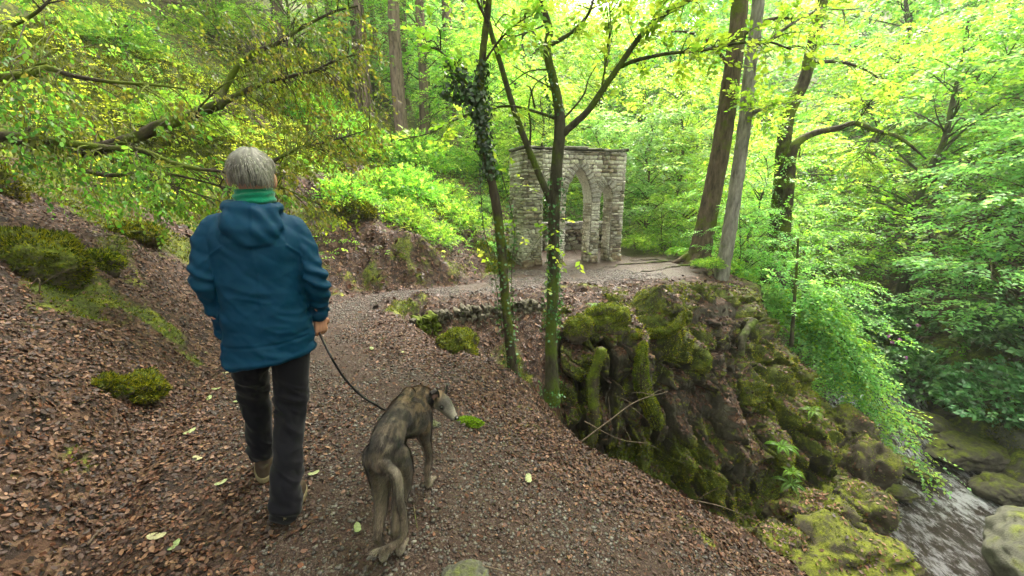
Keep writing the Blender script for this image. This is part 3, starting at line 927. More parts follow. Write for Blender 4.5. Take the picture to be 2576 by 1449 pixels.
def rings(L, seg=36, n=40):
    """closed loft of ellipses: rows (x,y,z,rx,ry)"""
    R = spline(np.array(L, float), n)
    th = np.linspace(0, 2 * np.pi, seg, endpoint=False)
    V = np.stack([R[:, :1] + R[:, 3:4] * np.cos(th), R[:, 1:2] + R[:, 4:5] * np.sin(th), R[:, 2:3] + 0 * th], -1).reshape(-1, 3)
    i = np.arange(n - 1)[:, None] * seg; j = np.arange(seg)[None]; j2 = (j + 1) % seg
    F = np.stack([i + j, i + j2, i + seg + j2, i + seg + j], -1).reshape(-1, 4)
    k = n * seg; V = np.concatenate([V, R[:1, :3], R[-1:, :3]]); j = j[0]; j2 = j2[0]
    F = np.concatenate([F, np.stack([j2, j, np.full(seg, k), np.full(seg, k)], -1), np.stack([j + (n - 1) * seg, j2 + (n - 1) * seg, np.full(seg, k + 1), np.full(seg, k + 1)], -1)])
    return V, F

PX, PY, PROT = -1.205, 1.80, math.radians(24)
def body_hand(wrist, dirn, palm_n, side, curl):
    """palm and five fingers as limb chains; dirn = pointing direction, palm_n = palm normal, side = thumb direction"""
    d = norm(dirn); pn = norm(palm_n); sdd = norm(np.cross(d, pn)) * side
    out = []
    w = np.array(wrist)
    for k, (off, ln) in enumerate(((.028, .070), (.010, .078), (-.009, .073), (-.027, .058))):
        base = w + d * .085 + sdd * off
        out += limb([w + d * .01 + sdd * off * .55, base], [.014, .012], 10, 6)
        a = curl * .6; p = base; ang = a; pts = [base - d * .01]
        for sgl in (.42, .32, .26):
            v = d * math.cos(ang) + pn * math.sin(ang)
            p = p + v * ln * sgl * 1.0; pts.append(p); ang += curl * .8
        out += limb(pts, [.0098, .0095, .0088, .0075], 10, 14)
    th = [w + d * .02 + sdd * .02, w + d * .045 + sdd * .046 + pn * .01, w + d * .07 + sdd * .05 + pn * .03, w + d * .092 + sdd * .036 + pn * .045]
    out += limb(th, [.014, .0125, .0105, .009], 10, 14)
    return out
RS, RE, RW = np.array([.168, -.01, 1.370]), np.array([.224, -.045, 1.12]), np.array([.228, .045, .90])
LS, LE, LW = np.array([-.168, .0, 1.370]), np.array([-.212, -.03, 1.11]), np.array([-.190, .05, .865])
RH = norm(np.array([.02, .06, -1.])); LH = norm(np.array([.06, .25, -1.]))
HD = 0.0
pieces = [rings([(0, 0, .86, .15, .10), (0, .0, .98, .14, .095), (0, 0, 1.15, .15, .10), (0, -.005, 1.3, .15, .09), (0, 0, 1.38, .11, .07), (0, .0, 1.45, .06, .06)])]
pieces += limb([(0, 0, 1.40), (.0, .015, 1.50), (0, .02, 1.54)], [.06, .054, .056])
pieces += [uvs((0, .02, 1.595), (.073, .092, .10), 28, 20), uvs((0, .04, 1.545), (.055, .068, .062), 24, 16)]
pieces += [uvs((0, .113, 1.575), (.013, .018, .022)), uvs((0, .105, 1.53), (.026, .014, .012))]
for sx in (-1, 1):
    pieces += [uvs((sx * .086, .004, 1.572), (.012, .022, .035), 14, 10), uvs((sx * .03, .092, 1.60), (.014, .012, .010))]
pieces += limb([RS, RE, RW], [.028, .026, .022]) + limb([LS, LE, LW], [.028, .026, .022])
pieces += body_hand(RW - RH * .005, RH, np.array([-.55, .85, 0]), 1, 1.15) + body_hand(LW, LH, np.array([.8, .2, .1]), -1, .45)
LEGS = [([(.09, .0, .90), (.075, -.03, .50), (.045, -.255, .14), (.045, -.27, .10)], 1), ([(-.09, .0, .90), (-.105, .13, .50), (-.10, .10, .14), (-.10, .11, .09)], -1)]
for P, s_ in LEGS: pieces += limb(P, [.085, .055, .036, .036])
Vb, Fb, Nb = remeshed("body", pieces, .0048, 5)
person = link("person", mesh_np("person", Vb, Fb), M_SKIN)
tag(person, "grey-haired person in a teal hooded jacket walking away and holding a dog lead", "person")
person.location = (PX, PY, 0); person.rotation_euler = (0, math.radians(2.2), PROT); person.scale = (.985,) * 3

# ---- jacket
torso = [(0, 0, .725, .190, .150), (0, 0, .74, .197, .157), (0, .0, .85, .194, .158), (0, -.005, 1.0, .182, .150), (0, -.01, 1.15, .184, .146), (0, -.012, 1.27, .195, .146),
         (0, -.008, 1.355, .188, .128), (0, -.002, 1.405, .150, .105), (0, .004, 1.44, .102, .085), (0, .01, 1.475, .078, .076), (0, .012, 1.492, .076, .074)]
pc = [rings(torso, 48, 60)]
pc += limb([(.144, -.005, 1.358), (.186, -.02, 1.28), RE + np.array([0, 0, 0]), RW + np.array([0, -.002, .055]), RW + np.array([0, 0, .012])], [.066, .064, .055, .047, .045], 24, 34)
pc += limb([(-.144, -.0, 1.358), (-.184, -.012, 1.28), LE, LW + np.array([0, -.008, .05]), LW + np.array([0, 0, .0])], [.066, .064, .055, .047, .044], 24, 34)
# hood lying on the back
def hood():
    L = []
    for t in np.linspace(0, 1, 14):
        z = 1.475 - .185 * t
        wv = .088 + .035 * math.sin(min(1, t * 1.5) * math.pi / 2) - .075 * max(0, t - .55) / .45 * t
        L.append((.0, -.070 - .070 * t ** .7, z, wv, .030 + .026 * math.sin(math.pi * min(1, t * .9 + .12))))
    return rings(L, 30, 30)
pc += [hood(), uvs((0, -.136, 1.315), (.085, .034, .032), 24, 14)]
pc += limb([(-.088, .02, 1.462), (-.098, -.045, 1.452), (-.06, -.105, 1.440), (0, -.118, 1.435), (.06, -.105, 1.440), (.098, -.045, 1.452), (.088, .02, 1.462)], [.02, .024, .024, .022, .024, .024, .02], 12, 40)
Vj, Fj, Nj = remeshed("jacket", pc, .0068, 5)
z = Vj[:, 2]; x = Vj[:, 0]; y = Vj[:, 1]
arm = np.abs(x) > .178 + .0 * z
# folds: diagonal drag lines, sleeve rucks, hem channel, hood gathers
f1 = fbm(np.stack([x * 4 + z * 2.2, y * 4, z * 2.2 - np.abs(x) * 3], -1), 3, 81)
f2 = fbm(np.stack([x * 3, y * 6, z * 13 + np.abs(x) * 9], -1), 3, 82)
f3 = np.sin((np.abs(x) * 1.0 + z * .32) * 58 + 3 * f1) * ss(.09, .16, np.abs(x)) * ss(1.0, 1.15, z) * (1 - ss(1.33, 1.40, z))
rid = (1 - np.abs(fbm(np.stack([x * 5 - z * 3.5 * np.sign(x), y * 4, z * 3.2], -1), 3, 84)) * 2.2)
low = 1 - ss(.95, 1.1, z)
dd = .010 * f1 + .0045 * f2 * (1 + 1.2 * arm) + .0035 * f3 + .006 * np.clip(rid, -.5, 1)
dd += .010 * low * fbm(np.stack([x * 7, y * 7, z * 1.2], -1), 2, 85)
dd -= .005 * np.exp(-((z - .83) / .005) ** 2) * (~arm)
dd += .006 * np.exp(-((z - (1.31 - .9 * np.maximum(0, np.abs(x) - .10))) / .006) ** 2) * (np.abs(x) > .12) * (np.abs(x) < .2) * (y < 0)
sl = arm * (z < 1.33) * (z > .93)
dd += sl * .006 * np.sin(z * 85 + x * 40 + 5 * fbm(np.stack([x * 8, y * 8, z * 8], -1), 2, 88)) * (.35 + ss(1.0, 1.12, z) * (1 - ss(1.14, 1.25, z)) + (1 - ss(.95, 1.02, z)))
crs = fbm(np.stack([x * 3.5 + z * 5, y * 3, z * 1.6 - x * 2], -1), 4, 89)
dd += .013 * (np.abs(crs) * 2 - .5)
crs2 = fbm(np.stack([x * 2.2, y * 3, z * 7 + x * 2], -1), 3, 90)
dd += .009 * np.clip(1 - np.abs(crs2) * 6, 0, 1) * (1 - ss(1.05, 1.2, z))
dd += .004 * np.exp(-((z - .745) / .010) ** 2)
arms_cuff = (np.abs(x) > .2) & (z < 1.0)
dd -= .005 * arms_cuff * np.exp(-((z - .955) / .012) ** 2)
hd = (y < -.09) & (z > 1.29) & (z < 1.48) & (np.abs(x) < .12)
dd += hd * (.0045 * np.sin((z * .55 + 3.2 * x * x + .42 * x) * 95 + 2.5 * fbm(np.stack([x * 9, y * 9, z * 9], -1), 2, 87)) * ss(1.29, 1.34, z) + .004 * fbm(np.stack([x * 16, y * 10, z * 20], -1), 2, 86))
cup = np.exp(-((x / .075) ** 2)) * np.exp(-((z - 1.40) / .028) ** 2) * (y < -.1)
dd -= .012 * cup
Vj = Vj + Nj * dd[:, None]
# raise hem at the right side, drop it at the left back as in stride
Vj[:, 2] += .020 * ss(.0, .18, Vj[:, 0]) * (1 - ss(.75, .95, z)) - .01 * ss(.0, .18, -Vj[:, 0]) * (1 - ss(.75, .95, z))
jk = link("jacket", mesh_np("jacket", Vj, Fj), M_JACKET, person)
jk['label'] = "teal blue waterproof jacket with the hood down"
# drop the closing faces at hem, neck and cuffs are hidden by trousers, scarf and hands
# ---- scarf / fleece collar
L = [(0, .006, 1.455, .074, .070), (0, .008, 1.475, .083, .080), (0, .010, 1.50, .082, .080), (0, .012, 1.515, .078, .077), (0, .014, 1.530, .073, .072), (0, .014, 1.533, .062, .064)]
V_, F_, N_ = remeshed("scarf", [rings(L, 40, 24)], .004, 3)
V_ = V_ + N_ * (.004 * np.sin(V_[:, 2] * 210 + 3 * fbm(V_ * 14, 2, 91)) + .004 * fbm(V_ * 22, 2, 92))[:, None]
V_[:, 2] += .008 * V_[:, 0] / .08
o = link("fleece_collar", mesh_np("fleece_collar", V_, F_), M_SCARF, person); o['label'] = "bright green fleece collar"
# ---- hair: skull cap of strands
hv, hf = uvs((0, .012, 1.612), (.0855, .100, .092), 64, 48)
d = norm(hv - np.array([0, .012, 1.612]))
ang = np.arctan2(d[:, 1], d[:, 0]); 
hairline = 1.535 + .08 * ss(-.38, -.05, d[:, 1]) + .04 * ss(.2, .9, d[:, 1])
flow = fbm(np.stack([ang * 9, d[:, 2] * 2.0, 0 * ang], -1), 3, 95)
hv = hv + d * (.010 * flow + .006 * fbm(d * 2.2, 2, 96) + .008 * ss(-.3, .5, -d[:, 1]) * ss(-.5, .3, d[:, 2]))[:, None]
low = hv[:, 2] < hairline
hv[:, :2] = np.where(low[:, None], (hv[:, :2] - [0, .012]) * (1 - .8 * np.clip((hairline - hv[:, 2]) * 9, 0, 1))[:, None] + [0, .012], hv[:, :2])
def haircol(p, k):
    g = .5 + .5 * vnoise(np.stack([p[:, 0] * 30, p[:, 1] * 30, p[:, 2] * 8], -1), 97)
    side = ss(.02, .085, np.abs(p[:, 0])); top = ss(1.60, 1.68, p[:, 2])
    base = np.array([.085, .076, .062]) * (1 - g[:, None]) + np.array([.30, .285, .25]) * g[:, None]
    return base * (.75 + .7 * np.maximum(side, top * .5))[:, None] * k
cap_o = link("hair", mesh_np("hair", hv, hf, haircol(hv, .8)), M_HAIR, person); cap_o['label'] = "short grey hair, lighter at the sides"
# strands
n = 2600
d = rnd_unit(n * 3); d = d[(d[:, 2] > -.75) & (d[:, 1] < .55 + .6 * d[:, 2])][:n]; n = len(d)
root = np.array([0, .012, 1.612]) + d * np.array([.084, .098, .090])
crown = np.array([-.01, -.045, 1.69])
down = norm((root - crown) * np.array([1, 1, .6]) + np.array([.25, 0, -.55]) * .05 + np.array([0, 0, -.05]))
down = norm(down - d * np.sum(down * d, -1, keepdims=True) * .9)
ln = RNG.uniform(.03, .055, n)
acc = Acc()
pts = [root + down * (ln * t)[:, None] + d * (.010 * math.sin(t * 3.1) + .004)  - np.array([0, 0, .02]) * t * t + RNG.normal(size=(n, 3)) * .0025 * t for t in (0, .5, 1)]
keep = (pts[2][:, 2] > 1.53) & ~((np.abs(root[:, 0]) > .045) & (pts[2][:, 2] < 1.605) & (root[:, 1] > -.035))
sid = norm(np.cross(down, d)); cols_ = haircol(root, 1.0) * RNG.uniform(.55, 1.6, (n, 1))
for a, b, wa, wb in ((0, 1, .0016, .0016), (1, 2, .0016, .0004)):
    Vs = np.stack([pts[a] - sid * wa, pts[a] + sid * wa, pts[b] + sid * wb, pts[b] - sid * wb], 1)[keep].reshape(-1, 3)
    acc.add(Vs, np.arange(len(Vs)).reshape(-1, 4), np.repeat(cols_[keep], 4, 0))
st = link("hair_strands", acc.mesh("hair_strands"), M_HAIR, person)
# ---- trousers
pc = [rings([(0, 0, .74, .13, .10), (0, -.01, .80, .150, .118), (0, 0, .92, .145, .11), (0, 0, .96, .14, .11)], 36, 20)]
pc += limb([(.085, -.005, .86), (.088, -.03, .68), (.072, -.045, .48), (.050, -.175, .26), (.043, -.268, .115), (.043, -.280, .075)], [.088, .084, .068, .062, .068, .070], 24, 46)
pc += limb([(-.085, -.0, .86), (-.098, .05, .68), (-.105, .11, .50), (-.105, .10, .30), (-.102, .085, .20), (-.102, .085, .17)], [.088, .082, .068, .060, .062, .062], 24, 46)
Vt, Ft, Nt = remeshed("trousers", pc, .0065, 5)
z = Vt[:, 2]
dd = .008 * fbm(Vt * np.array([6, 6, 3]), 3, 101) + .003 * fbm(Vt * np.array([6, 6, 14]), 3, 102) + .004 * ss(.30, .12, z) * np.sin(z * 70 + Vt[:, 0] * 30 + 4 * fbm(Vt * 8, 2, 103))
dd += .003 * np.exp(-((z - .50) / .06) ** 2) * np.sin(z * 90 + Vt[:, 0] * 60 + 3 * fbm(Vt * 7, 2, 104))
tf = fbm(np.stack([Vt[:, 0] * 5 + z * 3, Vt[:, 1] * 5 - z * 2, z * 5], -1), 3, 105)
dd += .014 * np.clip(1 - np.abs(tf) * 4, 0, 1) - .004
dd += .008 * np.clip(1 - np.abs(fbm(np.stack([Vt[:, 0] * 4, Vt[:, 1] * 4, z * 14 + Vt[:, 0] * 12], -1), 2, 106)) * 4, 0, 1) * (ss(.40, .46, z) * (1 - ss(.56, .64, z)) + (1 - ss(.2, .3, z)) + .5 * ss(.68, .74, z))
Vt = Vt + Nt * dd[:, None]
o = link("trousers", mesh_np("trousers", Vt, Ft), M_TROUSER, person); o['label'] = "dark navy walking trousers"
# ---- shoes
def shoe(loc, yaw, pitch, label):
    up = rings([(0, .055, 0.018, .046, .135), (0, .055, .035, .047, .136), (0, .045, .06, .044, .118), (0, .01, .085, .040, .078), (0, -.010, .100, .028, .036), (0, -.010, .11, .026, .032)], 30, 30)
    Vu, Fu, Nu = remeshed("shoe", [up], .005, 3)
    so = rings([(0, .055, -.004, .042, .128), (0, .055, .0, .049, .140), (0, .055, .012, .051, .142), (0, .055, .026, .050, .140), (0, .055, .030, .045, .135)], 40, 14)
    M = Matrix.Translation(loc) @ Matrix.Rotation(yaw, 4, 'Z') @ Matrix.Translation((0, .15, 0)) @ Matrix.Rotation(-pitch, 4, 'X') @ Matrix.Translation((0, -.15, 0))
    sh = link("shoe", mesh_np("shoe", Vu, Fu), M_BOOT, person); sh.matrix_local = M; sh['label'] = label
    sl = link("sole", mesh_np("sole", *so), M_SOLE, sh)
shoe((.045, -.265, .012), math.radians(-14), math.radians(9), "brown walking boot with tan sole, heel lifting")
shoe((-.100, .10, .012), math.radians(6), 0, "brown walking boot flat on the path")

# ---- dog
def dW(u, v, y): return W(u, v, y=y)
def dp(x, y, z): return np.array([x, y, z])
hipL = dp(-.555, 1.45, .44); hipR = dp(-.475, 1.45, .44)
pieces = []
spine = [(-.520, 1.400, .435), (-.522, 1.44, .470), (-.524, 1.52, .492), (-.522, 1.62, .490), (-.516, 1.70, .470), (-.506, 1.785, .440), (-.500, 1.86, .42)]
rad = [.048, .064, .066, .062, .076, .088, .066]
pieces += limb(spine, rad, 24, 36)
pieces += limb([(-.508, 1.68, .445), (-.500, 1.78, .400), (-.494, 1.86, .385)], [.070, .094, .066], 20, 14)
pieces += limb([(-.523, 1.43, .495), (-.523, 1.52, .520), (-.520, 1.62, .522), (-.514, 1.71, .524), (-.508, 1.775, .530)], [.030, .036, .036, .038, .034], 14, 14)
# hind legs
LHp = dp(-.535, 1.345, .020); RHp = dp(-.475, 1.375, .020)
pieces += limb([(-.558, 1.44, .43), (-.564, 1.46, .35), (-.560, 1.455, .275), (-.547, 1.395, .215), (-.540, 1.325, .158), (-.537, 1.335, .09), (-.535, 1.348, .028)], [.058, .052, .040, .026, .0165, .0150, .0165], 16, 46)
pieces += limb([(-.484, 1.44, .43), (-.474, 1.46, .35), (-.472, 1.455, .275), (-.474, 1.40, .215), (-.475, 1.345, .155), (-.475, 1.36, .09), (-.475, 1.375, .028)], [.058, .052, .040, .026, .0165, .0150, .0165], 16, 46)
for p in (LHp, RHp):
    pieces += limb([p + [0, .0, .0], p + [0, .045, -.003]], [.020, .018], 12, 8)
    for k in (-1.5, -.5, .5, 1.5): pieces += limb([p + [k * .009, .03, .0], p + [k * .011, .062, -.006]], [.0095, .0080], 8, 6)
# fore legs
RF = W(1078, 1218, z=.018); LF = RF + np.array([-.135, .03, 0])
pieces += limb([(-.458, 1.795, .42), (-.442, 1.765, .33), (-.438, 1.775, .275), (-.430, 1.790, .16), (RF[0] - .002, RF[1] - .012, .085), (RF[0], RF[1], .028)], [.056, .040, .026, .017, .0145, .016], 16, 40)
pieces += limb([(-.545, 1.80, .42), (-.562, 1.78, .33), (-.566, 1.79, .275), (-.568, 1.805, .16), (LF[0], LF[1] - .01, .085), (LF[0], LF[1], .028)], [.056, .040, .026, .017, .0145, .016], 16, 40)
for p in (RF, LF):
    pieces += limb([p + [0, 0, 0], p + [.006, .042, -.002]], [.019, .018], 12, 8)
    for k in (-1.5, -.5, .5, 1.5): pieces += limb([p + [k * .009, .03, 0], p + [k * .011 + .008, .060, -.006]], [.0095, .008], 8, 6)
# neck and head, head turned to the right
NK = W(1062, 1008, y=1.86)
HB = W(1103, 1004, y=1.885); EYE = W(1122, 1016, y=1.835); NOSE = W(1150, 1053, y=1.80)
pieces += limb([(-.505, 1.80, .475), (-.465, 1.845, .480), HB + [-.035, .0, -.012], HB], [.066, .050, .040, .039], 18, 24)
hx = norm(NOSE - HB); hy = norm(np.cross([0, 0, 1.], hx)); hz_ = np.cross(hx, hy)   # hy = dog's left (away from the camera)
hl = np.linalg.norm(NOSE - HB)
def hp(a, b, c): return HB + hx * a + hy * b + hz_ * c
pieces += limb([hp(-.005, 0, .006), hp(.035, 0, .012), hp(.075, 0, .006), hp(.115, 0, -.004), hp(hl - .012, 0, -.006)], [.040, .040, .031, .0215, .0145], 22, 40)
pieces += limb([hp(.0, 0, -.018), hp(.05, 0, -.016), hp(.10, 0, -.020), hp(hl - .022, 0, -.018)], [.036, .028, .018, .012], 14, 20)
for sy in (-1, 1): pieces += [uvs(hp(.060, sy * .023, .014), (.016, .013, .012), 12, 8), uvs(hp(.02, sy * .024, -.012), .022, 12, 8)]
# tail
TB = dp(-.518, 1.375, .455)
tail = [TB + [0, .02, 0], TB, W(1000, 1195, y=1.335), W(1008, 1262, y=1.32), W(1018, 1318, y=1.30), W(1012, 1352, y=1.285), W(985, 1372, y=1.27), W(935, 1388, y=1.25)]
pieces += limb(tail, [.024, .021, .017, .0150, .0140, .0140, .0125, .006], 14, 60)
Vd, Fd, Nd = remeshed("dog", pieces, .0048, 5)
# muscle relief
Vd = Vd + Nd * (.0035 * fbm(Vd * 18, 3, 111) * (Vd[:, 2] > .15))[:, None]
# brindle coat
p = Vd; n1 = fbm(p * 7, 3, 113)
st = fbm(np.stack([p[:, 0] * 11, p[:, 1] * 20 + p[:, 2] * 16, p[:, 2] * 7 + 4 * n1], -1), 3, 114)
base = np.array([.100, .070, .044])[None] * np.ones((len(p), 1))
base = base * (1 + .25 * n1[:, None])
dark = np.array([.014, .010, .008])
k = ss(-.04, .07, st) * .85
tanc = np.array([.17, .11, .05]); g = ss(1.62, 1.72, p[:, 1])[:, None] * ss(.28, .36, p[:, 2])[:, None]
colr = base * (1 - .5 * g) + tanc * .5 * g
colr = colr * (1 - k[:, None]) + dark * k[:, None]
grey = ss(.38, .45, p[:, 2]) * (1 - ss(1.60, 1.68, p[:, 1])); colr = colr * (1 - .30 * grey[:, None]) + np.array([.11, .095, .08]) * .30 * grey[:, None]
for c0, r0 in ((W(944, 1062, y=1.60), .042), (W(940, 1105, y=1.50), .052), (W(1003, 1035, y=1.66), .04), (W(985, 1120, y=1.44), .04)):
    dd_ = np.linalg.norm((p - c0) * [1, .8, 1], axis=1) + .02 * n1
    kk = (1 - ss(r0 * .6, r0 * 1.3, dd_))[:, None] * .8
    colr = colr * (1 - kk) + np.array([.012, .010, .010]) * kk
pale = np.array([.30, .26, .20])
griz = fbm(np.stack([p[:, 0] * 95, p[:, 1] * 28 + n1 * 4, p[:, 2] * 30], -1), 3, 119); colr = colr * (1 + 1.5 * np.clip(griz, -.45, .9))[:, None]
gl = ss(.25, .5, griz)[:, None] * .35; colr = colr * (1 - gl) + np.array([.20, .17, .135]) * gl
# paws, inner thighs, tail tip and underside
kp = (1 - ss(.045, .075, p[:, 2])); colr = colr * (1 - .75 * kp[:, None]) + pale * .75 * kp[:, None]
leg = (1 - ss(.20, .40, p[:, 2])) * (.45 + .35 * (n1 > 0)); colr = colr * (1 - leg[:, None]) + np.array([.20, .155, .11]) * leg[:, None]
inn = np.exp(-(((p[:, 0] + .535) / .022) ** 2 + ((p[:, 2] - .335) / .05) ** 2)) * (p[:, 1] < 1.44); colr = colr * (1 - .7 * inn[:, None]) + pale * .7 * inn[:, None]
tl = (np.abs(p[:, 1] - 1.325) < .04) & (p[:, 2] < .42) & (p[:, 2] > .22) & (np.abs(p[:, 0] + .475) < .045)
tt = np.exp(-((p - W(1006, 1222, y=1.325)) ** 2).sum(1) / .05 ** 2); tt = np.maximum(tt, np.exp(-((p - W(1002, 1180, y=1.33)) ** 2).sum(1) / .035 ** 2)); colr = colr * (1 - .75 * tt[:, None]) + pale * .75 * tt[:, None]
tt = np.exp(-((p - W(938, 1386, y=1.255)) ** 2).sum(1) / .03 ** 2); colr = colr * (1 - .6 * tt[:, None]) + pale * .6 * tt[:, None]
# head: greyed muzzle, dark ears
ha = (p - HB) @ hx; hb = (p - HB) @ hy; hc = (p - HB) @ hz_
onh = (ha > -.03) & (np.linalg.norm(p - HB - np.outer(np.clip(ha, 0, hl), hx), axis=1) < .062) & (p[:, 1] > 1.72)
face = onh[:, None] * ss(.005, .05, ha)[:, None]
fc = np.array([.20, .178, .148]) * (1 + .25 * fbm(p * 60, 2, 117))[:, None]
fc = fc * (1 - .60 * ss(.004, .030, hc) * (1 - ss(.08, .13, ha)))[:, None] * (1 + .5 * ss(.09, .14, ha))[:, None]
colr = colr * (1 - face) + fc * face
for sy in (-1, 1):
    e = np.linalg.norm(p - hp(.060, sy * .030, .014), axis=1); kk = (1 - ss(.010, .019, e))[:, None] * onh[:, None]; colr = colr * (1 - kk) + np.array([.02, .016, .014]) * kk
kk = (1 - ss(.011, .02, np.linalg.norm(p - NOSE, axis=1)))[:, None]; colr = colr * (1 - kk) + np.array([.012, .011, .011]) * kk
dog = link("dog", mesh_np("dog", Vd, Fd, np.clip(colr, .005, 1)), M_FUR)
tag(dog, "brindle grey-brown lean hound on a lead, head turned to one side", "dog")
for sy in (-1, 1):
    o = link("eye", mesh_np("eye", *uvs(hp(.060, sy * .0325, .014), .0078, 16, 12)), M_EYE, dog)
o = link("nose", mesh_np("nose", *uvs(NOSE - hx * .003, (.011, .011, .009), 14, 10)), M_EYE, dog)
# ears: cupped petals
for sy in (-1, 1):
    b0 = hp(.004, sy * .032, .026); tipd = norm(hz_ * .95 + hy * sy * .22 - hx * .32); front = norm(hx * .75 + hy * sy * .5)
    sdv = norm(np.cross(tipd, front))
    rows = []; cc = []
    for t in np.linspace(0, 1, 12):
        wv = .025 * math.sin(math.pi * (.22 + .74 * t)) ** .8
        cpt = b0 + tipd * .062 * min(t, .7) / .7 * .95 + (tipd * .25 + front * .8 - hz_ * .55) * .020 * max(0, t - .7) / .3
        for a in np.linspace(-1, 1, 9):
            rows.append(cpt + sdv * wv * a + front * (abs(a) ** 1.6) * .012 * (1 - .5 * t)); cc.append((.018, .014, .012) if (t > .35 or abs(a) > .7) else (.17, .10, .08))
    R_ = np.array(rows); thick = -front * .003
    i = np.arange(11)[:, None] * 9 + np.arange(8)[None]; Fq = np.stack([i, i + 1, i + 10, i + 9], -1).reshape(-1, 4)
    a_ = Acc(); a_.add(R_, Fq, cc); a_.add(R_ + thick, Fq[:, ::-1], np.array([.022, .017, .014]))
    link("ear", a_.mesh("ear"), M_FUR, dog)
# fur: short hairs over the coat
n = 95000
fi = RNG.integers(0, len(Vd), n); fi = fi[~((np.abs(((Vd[fi] - HB) @ hx) - .06) < .018) & (np.abs((Vd[fi] - HB) @ hz_ - .014) < .016) & onh[fi])]; n = len(fi); nn = Nd[fi]
flow = np.array([0, -1., -.35])[None] + .25 * RNG.normal(size=(n, 3)); flow = norm(flow - nn * np.sum(flow * nn, 1, keepdims=True))
dirh = norm(flow + nn * .45); hlen = RNG.uniform(.009, .024, n) * np.where(onh[fi], .35, 1) * np.where(Vd[fi][:, 2] < .1, .5, 1)
s_ = norm(np.cross(dirh, nn)); b = Vd[fi] - nn * .001
Vh = np.stack([b - s_ * .0009, b + s_ * .0009, b + dirh * hlen[:, None]], 1).reshape(-1, 3)
fu = link("fur", mesh_np("fur", Vh, np.arange(len(Vh)).reshape(-1, 3), np.repeat(np.clip(colr[fi] * (.5 + 1.3 * RNG.uniform(0, 1, (n, 1)) ** 2), .003, 1), 3, 0)), M_FUR, dog); fu['kind'] = 'stuff'
# collar
cpts = np.array([(-.478, 1.838, .486), HB + [-.052, .0, -.012]]); cd = norm(cpts[1] - cpts[0])
ca = norm(np.cross(cd, [0, 0, 1.])); cb = np.cross(cd, ca)
def ring(c, r, hw, th_, nseg=36):
    th = np.linspace(0, 2 * np.pi, nseg, endpoint=False); V = []
    for (rr, off) in ((r, -hw), (r + th_, -hw * .9), (r + th_, hw * .9), (r, hw)):
        V.append(c + cd * off + (ca[None] * np.cos(th)[:, None] + cb[None] * np.sin(th)[:, None]) * rr)
    V = np.concatenate(V); i = np.arange(4)[:, None] * nseg; j = np.arange(nseg)[None]; j2 = (j + 1) % nseg; i2 = (np.arange(4)[:, None] + 1) % 4 * nseg
    return V, np.stack([i + j, i + j2, i2 + j2, i2 + j], -1).reshape(-1, 4)
cc_ = cpts.mean(0) + np.array([0.004, 0, .0])
o = link("collar", mesh_np("collar", *ring(cc_, .0475, .022, .005)), M_BLACK, dog); o['label'] = "wide black collar"
V_, F_ = uvs(cc_ + [.01, -.02, -.066], (.011, .006, .015), 14, 8); o = link("tag_pouch", mesh_np("tag_pouch", V_, F_), M_BLACK, dog)

# ---- lead from the hand to the collar
bpy.context.view_layer.update()
def p2w(q_): return np.array(person.matrix_world @ Vector(q_))
grip = p2w(RW + RH * .085 + norm(np.array([-.55, .85, 0])) * .022)
pts = [grip + [0, 0, .035], grip, W(828, 888, y=1.72), W(862, 945, y=1.745), W(905, 992, y=1.78), W(945, 1018, y=1.81), W(975, 1030, y=1.86), cc_ + [-.05, .03, .03]]
V_, F_ = tube(pts, np.array([.0055] * len(pts)), 10, n=90)
lead = link("dog_lead", mesh_np("dog_lead", V_, F_), M_BLACK); tag(lead, "black rope dog lead hanging from the person's hand to the dog's collar", "dog lead")
acc = Acc(); hw = p2w(RW + RH * .07)
lp = [grip + [0, 0, .03], grip + [.03, -.01, .05], grip + [.02, -.02, .09], grip + [-.02, .0, .07], grip + [0, 0, .0]]
acc.add(*tube(lp, np.full(5, .0055), 8, n=30)); link("hand_loop", acc.mesh("hand_loop"), M_BLACK, lead)
# ================================================================== plants: generators
def sprays(acc, P, D, N, L, K, size, cols, droop=.25, spread=.9, jit=.35, hang=0.0, wr=.62, six=False):
    """S twigs with K leaves each, leaves alternate in the plane of the twig"""
    P = np.asarray(P, float); S = len(P)
    if S == 0: return
    D = norm(D); N = norm(N - D * np.sum(D * N, 1, keepdims=True)); X = np.cross(D, N)
    L = np.broadcast_to(L, (S,)).astype(float)
    t = (np.arange(K) + .6) / K
    base = P[:, None] + D[:, None] * (L[:, None] * t)[:, :, None] - np.array([0, 0, 1.]) * (droop * L[:, None] * t ** 2)[:, :, None]
    side = np.where(np.arange(K) % 2, 1, -1)
    ld = D[:, None] * math.cos(spread) + X[:, None] * (side * math.sin(spread))[None, :, None]
    ld = ld + RNG.normal(size=(S, K, 3)) * jit * .6 + np.array([0, 0, -hang])
    nn = N[:, None] + RNG.normal(size=(S, K, 3)) * jit
    sz = size * RNG.uniform(.6, 1.25, (S, K))
    base, ld, nn, sz = base.reshape(-1, 3), ld.reshape(-1, 3), nn.reshape(-1, 3), sz.reshape(-1)
    V, F = (leafquads6 if six else leafquads)(base, ld, nn, sz, sz * wr, .06, .12)
    ci = RNG.integers(0, len(cols), S).repeat(K)
    c = cols[ci] * RNG.uniform(.7, 1.3, (S * K, 1)) * np.stack([RNG.uniform(.85, 1.15, S * K), np.ones(S * K), np.ones(S * K)], 1)
    acc.add(V, F, np.repeat(np.clip(c, 0, 1), 6 if six else 4, 0))

